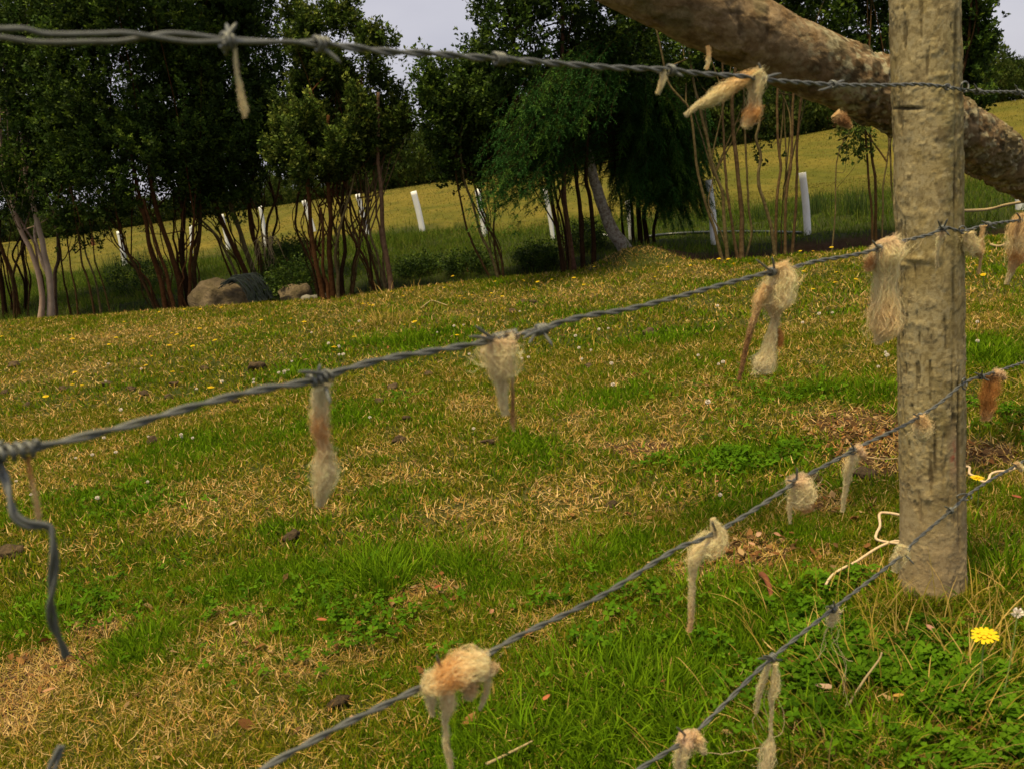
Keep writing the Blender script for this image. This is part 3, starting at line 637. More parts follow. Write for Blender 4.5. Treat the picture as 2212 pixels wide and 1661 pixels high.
wool('long narrow wool tuft with a rust spot in its middle', [[(698, 826, 14, CR_), (691, 850, 17, CR_), (693, 876, 16, GY), (692, 902, 17, TAN), (692, 928, 18, OR), (696, 957, 12, TAN), (700, 985, 18, CR_), (701, 1019, 26, CR_), (699, 1046, 21, CR_), (693, 1073, 12, CR_), (688, 1092, 3, CR_)]])
wool('ragged square cream tuft with two drooping tails near mid wire', [[(1074, 731, 34, PK), (1073, 748, 39, CR_), (1078, 768, 40, CR_), (1084, 788, 34, CR_), (1082, 806, 26, CR_), (1084, 822, 12, CR_), (1086, 845, 8, CR_), (1088, 868, 7, CR_), (1094, 896, 2, CR_)], [(1108, 808, 4, CR_), (1108, 850, 3, BR), (1107, 880, 4, BR), (1108, 902, 7, BR), (1110, 930, 2, TAN)], [(1096, 728, 14, GY), (1104, 740, 10, CR_), (1110, 756, 8, CR_)]])
wool('big cream wool tuft with one long reddish tail and one puffy tail', [[(1678, 574, 20, TAN), (1684, 592, 31, CR_), (1684, 612, 35, CR_), (1682, 636, 36, CR_), (1678, 656, 30, CR_), (1678, 674, 14, TAN), (1675, 693, 7, CR_), (1668, 715, 8, CR_), (1660, 745, 12, CR_), (1655, 768, 17, CR_), (1644, 788, 26, GY), (1636, 798, 12, GY)], [(1658, 620, 18, TAN), (1641, 645, 16, TAN), (1632, 680, 9, TAN), (1621, 718, 7, BR), (1610, 760, 5, BR), (1603, 792, 4, BR), (1597, 820, 2, BR)], [(1679, 712, 6, OR), (1686, 735, 8, OR), (1682, 748, 6, OR)]], dens=1.1)
wool('big pear-shaped wool tuft hanging against the left side of the post', [[(1908, 519, 18, PK), (1912, 533, 32, CR_), (1912, 550, 36, CR_), (1913, 570, 28, CR_), (1914, 590, 23, CR_), (1912, 615, 20, CR_), (1911, 642, 23, CR_), (1911, 668, 28, TAN), (1911, 692, 31, CR_), (1909, 712, 29, TAN), (1902, 730, 12, CR_), (1896, 742, 4, CR_)], [(1900, 546, 14, TAN), (1886, 560, 17, BR), (1878, 574, 14, BR), (1876, 586, 8, TAN)]], dens=1.1)
wool('thin pale wisp lying flat on the face of the post', [[(2036, 501, 9, PK), (2031, 515, 7, CR_), (2027, 530, 5, CR_), (2024, 555, 3, CR_), (2024, 578, 3, CR_)]])
wool('cream wool clump just right of the post with a thin brown strand', [[(2092, 503, 13, CR_), (2096, 523, 16, CR_), (2103, 540, 15, CR_), (2116, 548, 8, TAN)], [(2124, 488, 6, TAN), (2122, 510, 4, TAN), (2121, 535, 5, TAN), (2118, 565, 2, TAN), (2114, 592, 3, TAN)]])
wool('large tan and orange tuft on the second wire at the right edge', [[(2208, 466, 13, TAN), (2203, 478, 20, TAN), (2201, 500, 23, TAN), (2200, 530, 25, CR_), (2198, 556, 19, OR), (2188, 575, 9, TAN), (2180, 595, 4, CR_), (2172, 614, 2, CR_)]])
wool('thick round ball of cream and rusty wool wound around the third wire', [[(922, 1486, 18, CR_), (938, 1478, 30, CR_), (956, 1468, 33, TAN), (976, 1453, 40, OR), (1000, 1442, 44, TAN), (1028, 1437, 38, CR_), (1052, 1446, 20, CR_), (1068, 1440, 6, BR)], [(964, 1482, 28, TAN), (967, 1508, 22, CR_), (966, 1532, 15, CR_), (962, 1556, 6, CR_), (963, 1590, 5, CR_), (968, 1625, 7, CR_), (974, 1664, 3, CR_)], [(1004, 1458, 30, BR), (1012, 1482, 22, TAN), (1010, 1506, 7, CR_)], [(1054, 1468, 10, CR_), (1052, 1492, 6, CR_), (1046, 1508, 5, CR_), (1037, 1532, 2, CR_)], [(935, 1490, 15, CR_), (932, 1515, 10, CR_), (934, 1545, 3, CR_)]], dens=1.2)
wool('plump pale tuft with a pointed top and a long thin tail on the third wire', [[(1539, 1120, 3, CR_), (1543, 1132, 9, CR_), (1551, 1150, 18, CR_), (1546, 1167, 27, CR_), (1530, 1176, 29, CR_), (1514, 1182, 24, CR_), (1504, 1196, 20, CR_), (1499, 1214, 15, CR_), (1497, 1232, 8, CR_), (1494, 1262, 5, CR_), (1492, 1300, 5, CR_), (1492, 1332, 4, TAN), (1488, 1362, 2, TAN)]])
wool('blocky cream tuft with an orange corner on the third wire', [[(1722, 1033, 22, PK), (1728, 1046, 28, CR_), (1730, 1062, 28, CR_), (1731, 1078, 26, CR_), (1738, 1090, 18, TAN), (1746, 1100, 11, OR)], [(1708, 1075, 8, CR_), (1706, 1095, 5, CR_), (1707, 1130, 2, CR_)]])
wool('narrow wool tuft with a long tail, second on the third wire left of the post', [[(1846, 966, 13, PK), (1860, 978, 10, PK), (1868, 990, 5, TAN)], [(1846, 974, 14, TAN), (1840, 994, 13, CR_), (1833, 1016, 10, CR_), (1828, 1045, 5, CR_), (1824, 1075, 3, CR_), (1819, 1104, 2, CR_)]])
wool('small pale tuft on the third wire in front of the post', [[(1986, 897, 10, TAN), (1989, 912, 17, TAN), (1991, 928, 19, CR_), (1991, 943, 13, CR_), (1990, 953, 3, CR_)]])
wool('orange-brown tuft right of the post on the third wire', [[(2148, 806, 9, PK), (2160, 806, 11, PK), (2172, 818, 4, PK)], [(2144, 812, 14, BR), (2140, 832, 17, OR), (2135, 855, 14, OR), (2132, 880, 12, OR), (2131, 906, 7, TAN)]])
wool('small cream tuft on the lowest wire where it reaches the post', [[(1950, 1178, 8, CR_), (1946, 1194, 13, CR_), (1938, 1215, 11, CR_), (1930, 1234, 4, CR_)]])
wool('small tuft trailing long curly threads on the lowest wire', [[(1802, 1316, 12, CR_), (1797, 1332, 12, CR_), (1793, 1350, 6, CR_)]], loose=[[(1797, 1345), (1780, 1370), (1783, 1395), (1762, 1425)], [(1795, 1345), (1800, 1380), (1820, 1410), (1828, 1440), (1820, 1470), (1830, 1510), (1826, 1525)], [(1800, 1340), (1812, 1370), (1795, 1395), (1822, 1420), (1842, 1427)], [(1790, 1340), (1786, 1360), (1777, 1385), (1770, 1420)], [(1805, 1335), (1816, 1352), (1808, 1385), (1826, 1440), (1822, 1500)]])
wool('straggly double wisp with looping threads on the lowest wire', [[(1662, 1432, 6, CR_), (1650, 1460, 8, CR_), (1641, 1490, 8, CR_), (1636, 1520, 4, CR_), (1632, 1540, 2, CR_)], [(1673, 1432, 5, CR_), (1676, 1462, 8, CR_), (1675, 1486, 10, CR_), (1666, 1510, 6, CR_), (1668, 1540, 2, CR_), (1663, 1590, 3, CR_), (1661, 1612, 12, CR_), (1656, 1640, 17, CR_), (1652, 1668, 10, CR_)]], dens=.8, loose=[[(1660, 1480), (1650, 1520), (1662, 1560), (1665, 1590), (1690, 1580), (1693, 1540), (1675, 1500)], [(1635, 1540), (1625, 1560), (1640, 1600), (1655, 1615)], [(1660, 1612), (1600, 1620), (1560, 1628), (1520, 1622)], [(1640, 1500), (1628, 1530), (1650, 1575)]])
wool('soft pinkish tuft at the lower left end of the lowest wire', [[(1474, 1586, 13, PK), (1480, 1598, 19, PK), (1478, 1618, 17, CR_), (1473, 1645, 13, CR_), (1470, 1670, 6, CR_)], [(1492, 1586, 12, PK), (1506, 1592, 13, TAN), (1512, 1612, 12, CR_), (1518, 1626, 4, CR_)]])
wool('tiny wool knot on the lowest wire at the right edge', [[(2195, 1000, 6, TAN), (2202, 1008, 7, CR_), (2206, 1016, 3, CR_)]])

# ------------------------------------------------------------------ trees
def stem_acc(A, pts, Y, r0, r1, col, sides=9, dY=.0, wb=.05):
    """pts in the picture, base first, at distance Y"""
    n = len(pts); P = []
    for i, (x, y) in enumerate(pts):
        if i == 0:
            p = AT(x, y, Y); p[2] = hz(p[0], p[1])-.05
        else: p = AT(x, y, Y+dY*i/(n-1))
        P.append(p)
    m_ = max(n*6, 14); P = cr(P, m_); L = np.linspace(0, 1, m_)
    P = P+np.stack([fbm(L*5, r0*900+i, Y, 1, 3)-.5 for i in range(3)], 1)*np.array([wb, wb, 0])*np.clip(L*4, 0, 1)[:, None]
    r = (r0*(1-L)+r1*L)*.64*Y/F_*(1+.35*np.exp(-L*14))
    c = np.array(col)[None]*(.75+.5*fbm(L*12, Y, r0*50, 1, 3))[:, None]
    tube(A, P, r, sides, c, wob=.12, seed=random.random()*9)
    return P
def leafclumps(blobs, n_spr, per, leaf, spr_len, upb, cols, gap=.42, nscale=2.2, shell=.55, seed=0, spire=0):
    """blobs: (px,py,rx,ry,Y,ryd,weight); returns verts, quads, colours, sprig origins"""
    g = np.random.default_rng(100+seed)
    wts = np.array([b[6]*b[2]*b[3] for b in blobs], float); wts /= wts.sum()
    S, D = [], []
    cs = []
    for b, wv in zip(blobs, wts):
        c = AT(b[0], b[1], b[4]); sx = b[2]*b[4]/F_; sz = b[3]*b[4]/F_; sy = b[5]
        k = int(n_spr*wv*3.0); u = g.normal(0, 1, (k, 3)); u /= np.linalg.norm(u, axis=1, keepdims=True)
        r = g.random(k)**(1/3); r = np.where(g.random(k) < shell, .72+.32*g.random(k), r)
        q = u*r[:, None]; p = c+np.stack([q[:, 0]*sx, q[:, 1]*sy, q[:, 2]*sz], 1)
        nz = fbm(p[:, 0]+seed*3, p[:, 1], p[:, 2], nscale, 3)
        keep = nz > gap; p, u = p[keep][:int(n_spr*wv)+1], u[keep][:int(n_spr*wv)+1]
        S.append(p); D.append(u)
    S = np.concatenate(S); D = np.concatenate(D); n = len(S)
    if spire:
        nc = max(n//16, 1); ci = g.choice(n, nc, replace=False); who = g.integers(0, nc, n); t = g.random(n)**.85
        H = (spire*(.5+.9*g.random(nc)))[who]; a = g.random(n)*6.283; rr = (.25*H*(1-t)**.8+.015)*np.sqrt(g.random(n))
        tl = np.concatenate([D[ci][:, :2]*.28+g.normal(0, .08, (nc, 2)), np.ones((nc, 1))], 1)[who]
        rad = np.stack([np.cos(a), np.sin(a), 0*a], 1); S = S[ci][who]+tl*((t-.55)*H)[:, None]+rad*rr[:, None]
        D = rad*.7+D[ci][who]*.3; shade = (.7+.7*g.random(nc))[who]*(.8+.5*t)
    else: shade = np.ones(n)
    d = D*np.array([.8, .8, .35])+np.array([0, 0, upb])+g.normal(0, .35, (n, 3)); d /= np.linalg.norm(d, axis=1, keepdims=True)
    sl = spr_len*(.5+.9*g.random(n))
    t = g.random((n, per)); sr = .16*spr_len*(1.15-t)
    o = g.normal(0, 1, (n, per, 3)); o -= (o*d[:, None]).sum(-1, keepdims=True)*d[:, None]; o /= np.maximum(np.linalg.norm(o, axis=2, keepdims=True), 1e-6)
    base = S[:, None]+d[:, None]*(t*sl[:, None])[..., None]+o*sr[..., None]*.4
    ld = o*.8+d[:, None]*.7+g.normal(0, .35, (n, per, 3)); ld /= np.linalg.norm(ld, axis=2, keepdims=True)
    sd = np.cross(ld, g.normal(0, 1, (n, per, 3))+np.array([0, 0, 1.2])); sd /= np.maximum(np.linalg.norm(sd, axis=2, keepdims=True), 1e-6)
    LL = leaf*(.6+.8*g.random((n, per)))[..., None]; ww = LL*.27
    mid = base+ld*LL*.55
    V = np.stack([base, mid+sd*ww, base+ld*LL, mid-sd*ww], 2).reshape(-1, 3)
    k = g.integers(0, len(cols), n); c = np.array(cols)[k]
    c = c*(.75+.5*g.random(n))[:, None]*shade[:, None]
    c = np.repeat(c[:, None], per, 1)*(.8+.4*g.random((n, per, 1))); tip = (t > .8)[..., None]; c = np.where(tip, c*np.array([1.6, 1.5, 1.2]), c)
    c = np.repeat(c.reshape(-1, 3), 4, 0)
    return V, np.arange(len(V)).reshape(-1, 4), c, S, d
DK = [(.022, .044, .007), (.034, .062, .008), (.052, .082, .010), (.020, .036, .008)]
DK2 = [(.034, .055, .009), (.05, .08, .011), (.08, .10, .018), (.026, .044, .008)]
RED = (.085, .038, .014); BRN = (.075, .044, .017); GRY = (.15, .115, .05); DKB = (.032, .017, .007)
def tree(name, label, cat, stems, blobs=None, n_spr=2500, per=14, leaf=.033, spr=.10, upb=.7, cols=DK, gap=.42, ns=2.2, shell=.55, seed=0, limbs=26, sides=9, group=None, tm='bark', limbr=.006, extra=0, spire=.42):
    """stems: (points, Y, r0, r1, colour, dY)"""
    b0 = stems[0][0][0]; bp_ = AT(b0[0], b0[1], stems[0][1]); bp_[2] = hz(bp_[0], bp_[1])
    o = empty(name, bp_, label, cat, group); paths = []
    for st in stems:
        A = Acc(); pts, Y, r0, r1, c, dY = st
        paths.append(stem_acc(A, pts, Y, r0, r1, c, sides, dY)); A.build('trunk', M[tm], o, off=bp_)
    g0 = np.random.default_rng(seed+900)
    for e in range(extra):
        a_, b_ = stems[g0.integers(len(stems))], stems[g0.integers(len(stems))]
        t_ = g0.uniform(-.15, 1.15); ra = cr([(*p, 0) for p in a_[0]], 7)[:, :2]; rb = cr([(*p, 0) for p in b_[0]], 7)[:, :2]
        pts = ra*(1-t_)+rb*t_+np.cumsum(g0.normal(0, 3.2, (7, 2))*[1, .2], 0)+[g0.normal(0, 4), 0]
        A = Acc(); paths.append(stem_acc(A, pts, a_[1]+g0.uniform(0, .35), max(a_[2]*g0.uniform(.3, .65), 2), max(a_[3]*.4, 1.2), np.array(a_[4])*g0.uniform(.7, 1.3), 7, 0, .14)); A.build('trunk', M['bark'], o, off=bp_)
    if blobs:
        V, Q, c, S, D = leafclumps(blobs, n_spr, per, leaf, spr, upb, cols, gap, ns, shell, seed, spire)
        if limbs:
            A = Acc(); g = np.random.default_rng(seed+5)
            for k in range(limbs):
                tgt = S[g.integers(len(S))]; P = paths[g.integers(len(paths))]
                i = g.integers(int(len(P)*.45), len(P)); st = P[i]
                if tgt[2] < st[2]+.0 or np.linalg.norm(tgt-st) > 1.6: st = P[-1]
                mid = st*.5+tgt*.5+g.normal(0, .06, 3)-np.array([0, 0, .05])
                L = np.linalg.norm(tgt-st); Pp = cr([st, mid, tgt], 12)
                tube(A, Pp, np.linspace(limbr*1.3, limbr*.3, 12), 5, np.repeat([np.array(stems[0][4])*.9], 12, 0), cap=False)
            A.build('branches', M['bark'], o, off=bp_)
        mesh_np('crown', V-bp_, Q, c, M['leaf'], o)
    return o
Y_ = lambda px, py: G(px, py)[1]
yA = Y_(40, 668)
tree('evergreen_tree', 'dark evergreen at the far left edge with several thin dark stems', 'tree',
     [([(8, 676), (0, 600), (-18, 540), (-30, 400), (-40, 250)], yA, 8, 4, DKB, 0), ([(38, 670), (25, 600), (5, 545), (-14, 480), (-20, 350)], yA, 7, 4, RED, 0), ([(55, 668), (58, 600), (48, 540), (52, 480), (40, 330)], yA+.3, 6, 3, DKB, 0), ([(22, 672), (30, 590), (48, 540), (60, 500)], yA-.2, 5, 3, BRN, 0)],
     [(-40, 180, 150, 260, yA, .8, 1), (30, -60, 150, 230, yA+.3, .9, 1), (60, 330, 120, 110, yA+.1, .6, 1), (-20, 440, 80, 60, yA, .5, .5)], 8500, seed=1, extra=8, gap=.36)
yB = Y_(98, 684)
tree('pale_barked_tree', 'slender tree with two pale whitish trunks at the left end of the row', 'tree',
     [([(84, 684), (92, 640), (84, 590), (68, 540), (48, 500), (30, 450), (14, 390), (-5, 250)], yB, 9, 5, (.36, .25, .18), 0), ([(106, 684), (108, 640), (104, 590), (94, 550), (84, 500), (70, 440), (55, 380), (45, 250)], yB+.05, 11, 5, (.45, .34, .25), 0), ([(112, 665), (120, 600), (128, 560), (124, 500), (120, 400)], yB+.5, 7, 4, DKB, 0)],
     [(110, 120, 120, 200, yB+.2, .6, 1), (80, 360, 90, 90, yB+.2, .5, 1)], 6000, seed=2, extra=3, gap=.38, tm='pale')
yC = Y_(200, 680)
tree('sapling_clump', 'clump of bare thin saplings right of the pale-barked tree', 'sapling',
     [([(167, 679), (160, 620), (150, 560), (140, 480), (135, 400)], yC, 3, 2, BRN, 0), ([(205, 681), (190, 610), (175, 560), (165, 500), (150, 400)], yC-.05, 4, 2, BRN, 0), ([(216, 676), (205, 600), (185, 540), (178, 470), (170, 380)], yC+.1, 3.5, 2, GRY, 0), ([(240, 682), (222, 610), (205, 550), (190, 470), (185, 380)], yC, 2.5, 1.5, BRN, 0), ([(150, 676), (140, 610), (132, 550), (126, 460)], yC+.3, 3.5, 2, DKB, 0)],
     [(190, 420, 90, 70, yC+.2, .5, 1), (150, 480, 50, 30, yC+.1, .3, .5)], 700, seed=3, limbs=10)
yD = Y_(375, 662)
tree('evergreen_tree', 'dark evergreen with reddish-brown stems fanning up behind the left boulder', 'tree',
     [([(357, 668), (345, 600), (325, 540), (315, 480), (300, 420), (280, 300)], yD, 8, 5, RED, 0), ([(390, 655), (385, 610), (370, 560), (350, 500), (335, 430), (300, 250)], yD+.1, 10, 5, RED, 0), ([(402, 655), (402, 600), (395, 540), (400, 470), (390, 400), (400, 200)], yD+.15, 9, 5, DKB, 0), ([(375, 657), (360, 600), (340, 540), (320, 470), (310, 430)], yD-.1, 7, 4, RED, 0), ([(420, 645), (422, 580), (430, 520), (435, 440)], yD+.3, 9, 5, BRN, 0),
      ([(335, 645), (290, 575), (262, 540), (245, 520), (232, 485)], yD+.1, 4, 2, BRN, 0), ([(345, 655), (300, 590), (275, 540), (262, 500), (240, 430)], yD+.3, 5, 3, BRN, 0), ([(410, 655), (408, 600), (412, 540), (420, 470)], yD, 7, 4, RED, 0)],
     [(260, 160, 150, 190, yD+.3, .8, 1.1), (330, -60, 190, 210, yD+.3, .9, 1), (300, 350, 160, 90, yD+.2, .65, 1.1), (440, 260, 130, 190, yD+.5, .7, 1), (190, 300, 90, 110, yD+.5, .5, .8)], 13500, seed=4, extra=15, gap=.35)
yE = Y_(545, 640)
tree('evergreen_tree', 'dark evergreen whose stems lean steeply left above the coiled cable', 'tree',
     [([(548, 612), (520, 560), (500, 520), (478, 470), (455, 420), (440, 370), (430, 280)], yE+.5, 9, 5, RED, 0), ([(562, 612), (540, 560), (520, 500), (500, 440), (480, 390), (470, 250)], yE+.6, 9, 5, GRY, 0), ([(530, 612), (490, 550), (465, 505), (420, 460), (390, 430), (345, 395), (298, 372)], yE+.4, 5, 2, GRY, 0), ([(575, 612), (560, 550), (545, 500), (540, 440), (545, 380), (560, 200)], yE+.7, 8, 5, RED, 0), ([(590, 605), (580, 540), (575, 480), (600, 420), (610, 350)], yE+.8, 6, 3, BRN, 0), ([(510, 605), (470, 520), (440, 490), (390, 450)], yE+.5, 4, 2, RED, 0), ([(585, 600), (590, 520), (600, 470), (585, 400)], yE+1, 5, 3, DKB, 0)],
     [(480, 140, 130, 170, yE+.8, .6, 1), (470, 330, 130, 90, yE+.6, .55, 1), (480, -120, 110, 130, yE+.8, .7, .9), (595, 270, 60, 80, yE+.9, .4, .8), (520, 20, 30, 60, yE+.8, .2, 1)], 10500, seed=5, extra=13, gap=.36)
yF = Y_(720, 644)
tree('evergreen_tree', 'dark evergreen with five brown stems behind the pale rubble', 'tree',
     [([(700, 645), (690, 600), (680, 550), (672, 500), (668, 440), (665, 380), (670, 200)], yF, 8, 5, RED, 0), ([(720, 647), (715, 600), (712, 540), (715, 480), (710, 410), (705, 250)], yF+.05, 10, 5, RED, 0), ([(740, 645), (738, 590), (745, 540), (740, 470), (745, 350)], yF+.1, 8, 4, DKB, 0), ([(757, 640), (765, 580), (778, 530), (760, 480), (750, 420)], yF+.1, 6, 3, BRN, 0), ([(690, 643), (674, 580), (658, 540), (640, 490), (645, 420)], yF+.2, 5, 3, DKB, 0), ([(730, 645), (725, 560), (735, 500), (750, 440), (765, 370)], yF, 6, 3, GRY, 0), ([(710, 646), (700, 590), (700, 520), (690, 450)], yF-.1, 6, 4, RED, 0)],
     [(690, 245, 92, 90, yF+.3, .4, 1.2), (654, 85, 27, 75, yF+.4, .2, 1), (722, 175, 24, 45, yF+.3, .2, 1), (757, 265, 55, 85, yF+.2, .3, 1.1), (800, 130, 12, 55, yF+.2, .12, .7), (690, 330, 100, 60, yF+.2, .5, 1), (737, 48, 6, 30, yF+.3, .07, .9), (765, 45, 6, 34, yF+.3, .07, .9), (782, 62, 6, 32, yF+.2, .07, .8), (818, 92, 7, 36, yF+.2, .08, .8), (712, 50, 8, 40, yF+.3, .1, .9), (800, 90, 6, 30, yF+.2, .07, .7)], 9000, seed=6, extra=13, spire=.2, gap=.35, upb=1.1, cols=DK2)
yG = Y_(835, 626)
tree('evergreen_tree', 'open evergreen with one straight light brown trunk among leaning thin stems', 'tree',
     [([(845, 626), (838, 560), (826, 500), (823, 440), (822, 380), (815, 330), (820, 200)], yG, 9, 5, (.20, .12, .07), 0), ([(826, 626), (805, 570), (790, 520), (770, 470), (755, 420), (745, 350)], yG+.1, 5, 3, BRN, 0), ([(834, 626), (815, 560), (800, 510), (795, 450), (790, 380)], yG+.05, 5, 3, GRY, 0), ([(814, 626), (790, 570), (765, 520), (745, 470), (728, 420)], yG+.15, 5, 3, RED, 0), ([(805, 626), (800, 560), (785, 500), (790, 440), (780, 380)], yG+.2, 4, 2, BRN, 0)],
     [(850, 110, 6, 26, yG, .08, .5), (832, 200, 14, 50, yG+.1, .2, .6), (845, 250, 24, 40, yG+.1, .2, .7), (800, 300, 50, 55, yG+.2, .35, 1), (862, 280, 22, 26, yG, .2, .5)], 1500, seed=7, spire=.2, extra=6, gap=.42, upb=.9, cols=DK2)
yH = Y_(1075, 602)
tree('slender_tree', 'small evergreen on five thin bare grey stems between two white tubes', 'tree',
     [([(1068, 602), (1041, 567), (1010, 496), (993, 427), (983, 362), (980, 260)], yH, 4, 2.5, BRN, 0), ([(1078, 603), (1064, 567), (1037, 506), (1020, 444), (996, 355), (1000, 220)], yH, 5, 3, GRY, 0), ([(1086, 602), (1082, 547), (1051, 479), (1030, 427), (1017, 350), (1030, 250)], yH+.05, 4.5, 3, BRN, 0), ([(1082, 602), (1068, 520), (1066, 440), (1066, 400), (1056, 340)], yH+.1, 3.5, 2.5, BRN, 0), ([(1074, 600), (1058, 520), (1048, 440), (1030, 370)], yH+.1, 3, 2, GRY, 0)],
     [(975, 255, 55, 85, yH+.1, .4, 1), (1035, 270, 72, 88, yH+.2, .45, 1), (928, 220, 22, 60, yH, .2, .8), (1000, 340, 70, 30, yH+.1, .3, .9), (1060, 170, 60, 60, yH+.4, .4, .9)], 3800, seed=8, extra=2, gap=.40, upb=.9)
yI = Y_(1240, 588)
tree('tall_tree', 'tall loose-leaved tree with dark straight trunks in the middle of the row', 'tree',
     [([(1217, 586), (1207, 514), (1196, 455), (1188, 406), (1165, 300), (1147, 208), (1136, 150), (1112, 102), (1095, 0), (1090, -120)], yI, 7, 4, DKB, 0), ([(1240, 586), (1227, 484), (1219, 426), (1217, 387), (1213, 200), (1215, 85), (1215, -60)], yI+.05, 9, 5, (.10, .05, .03), 0), ([(1260, 584), (1256, 504), (1252, 445), (1245, 387), (1240, 300), (1270, 100)], yI+.1, 8, 4, DKB, 0), ([(1282, 582), (1282, 504), (1274, 426), (1266, 377), (1275, 200), (1300, 60)], yI+.15, 8, 4, DKB, 0), ([(1230, 560), (1227, 484), (1209, 426), (1203, 380)], yI, 4, 3, BRN, 0)],
     [(1115, 60, 75, 110, yI+.1, .5, 1), (1230, 20, 120, 140, yI+.3, .6, 1), (1150, -130, 130, 120, yI+.3, .6, .8), (1050, 190, 60, 70, yI+.1, .4, .8), (1340, 70, 90, 110, yI+.4, .6, .8), (1190, 180, 110, 60, yI+.3, .5, .9)], 4600, seed=9, extra=4, gap=.46, leaf=.034, upb=.3, ns=3.0)
yJ = Y_(1352, 560)
o = tree('leaning_trunk', 'thick leaning trunk spotted with pale lichen beside the grassy mound', 'tree trunk',
     [([(1362, 556), (1345, 528), (1325, 500), (1305, 455), (1289, 410), (1276, 367), (1270, 328), (1266, 290), (1262, 240)], yJ, 22, 13, GRY, 0)], None, tm='lichen', sides=20)
# drooping conifer
yK = Y_(1395, 540)
def conifer():
    b = AT(1385, 545, yK+.15); b[2] = hz(b[0], b[1])
    o = empty('conifer', b, 'dark drooping conifer with feathery foliage left of the slanting log', 'conifer')
    for pts, r0, r1 in [([(1350, 550), (1350, 514), (1340, 445), (1332, 377), (1320, 250)], 5, 3), ([(1372, 550), (1369, 523), (1363, 445), (1360, 300)], 6, 4), ([(1384, 550), (1383, 500), (1381, 445), (1385, 390), (1390, 200), (1380, 60)], 9, 5), ([(1400, 550), (1397, 500), (1395, 455), (1412, 410), (1420, 300)], 9, 5), ([(1414, 550), (1413, 500), (1420, 445), (1428, 390), (1440, 300)], 6, 4)]:
        A = Acc(); stem_acc(A, pts, yK+.15+.1*random.random(), r0, r1, DKB, 9, 0); A.build('trunk', M['bark'], o, off=b)
    g = np.random.default_rng(77); V, Cc, LA = [], [], Acc()
    axis_x = lambda h: 1385
    tops = [(px, py) for px, py, k in [(1180, 190, 14), (1230, 160, 14), (1290, 150, 18), (1150, 240, 12), (1210, 240, 16), (1130, 300, 10), (1120, 350, 8), (1350, 170, 18), (1420, 190, 18), (1470, 230, 16), (1300, 240, 18), (1380, 260, 20), (1440, 300, 20), (1490, 330, 14), (1340, 330, 16), (1400, 360, 20), (1460, 380, 18), (1360, 400, 10), (1500, 400, 10), (1220, 320, 12), (1170, 330, 8), (1450, 150, 10), (1110, 390, 7), (1095, 420, 3), (1430, 420, 10), (1290, 330, 8), (1330, 100, 10), (1400, 110, 10), (1250, 210, 12), (1320, 290, 14), (1200, 370, 4), (1470, 330, 14), (1480, 420, 6)] for _ in range(int(k*3.4))]
    for px, py in tops:
        px2 = px+g.normal(0, 24); py2 = py+g.normal(0, 20); Yt = (yK+.35 if 1215 < px < 1350 and py > 225 else np.interp(px, [1100, 1250, 1400], [yI-.35, yI-.25, yK])+g.normal(0, .1))+g.normal(0, .12)
        tip = AT(px2, py2, Yt); sx = 1385+g.normal(0, 18); s = AT(sx, py2-40-abs(px2-sx)*.22, yK+.2)
        mid = s*.45+tip*.55+np.array([0, 0, .07]); P = cr([s, mid, tip, tip+(tip-mid)*.25-np.array([0, 0, .09])], 16)
        tube(LA, P, np.linspace(.004, .0012, 16), 4, np.repeat([DKB], 16, 0), cap=False)
        T = P[-1]-P[8]; bright = g.random() < .25
        for i in range(6, 16):
            for sd in (-1, 1, 0):
                side = np.cross(T, [0, 0, 1]); side /= max(np.linalg.norm(side), 1e-6)
                d = side*sd*(.9+g.normal(0, .3))+T/np.linalg.norm(T)*.8+np.array([0, 0, -.35])+g.normal(0, .25, 3); d /= np.linalg.norm(d)
                l = .045+.05*g.random(); k = 18; t = np.linspace(0, 1, k)
                q = P[i]+d*(t*l)[:, None]-np.array([0, 0, 1])*(t**2*l*.35)[:, None]
                nd = g.normal(0, 1, (k, 3))+d*.9; nd /= np.linalg.norm(nd, axis=1, keepdims=True); nl = (.024*(1-.5*t)*(.6+.6*g.random(k)))[:, None]
                w = np.cross(nd, g.normal(0, 1, (k, 3))); w /= np.maximum(np.linalg.norm(w, axis=1, keepdims=True), 1e-6); w *= .003
                V.append(np.stack([q-w, q+w, q+nd*nl+w*.3, q+nd*nl-w*.3], 1))
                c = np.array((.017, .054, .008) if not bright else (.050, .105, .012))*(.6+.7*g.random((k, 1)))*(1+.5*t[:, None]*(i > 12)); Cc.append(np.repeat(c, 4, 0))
    LA.build('branches', M['bark'], o, off=b)
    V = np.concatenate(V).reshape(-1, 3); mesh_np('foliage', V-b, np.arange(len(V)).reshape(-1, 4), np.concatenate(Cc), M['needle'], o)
conifer()
yL = Y_(1590, 563)
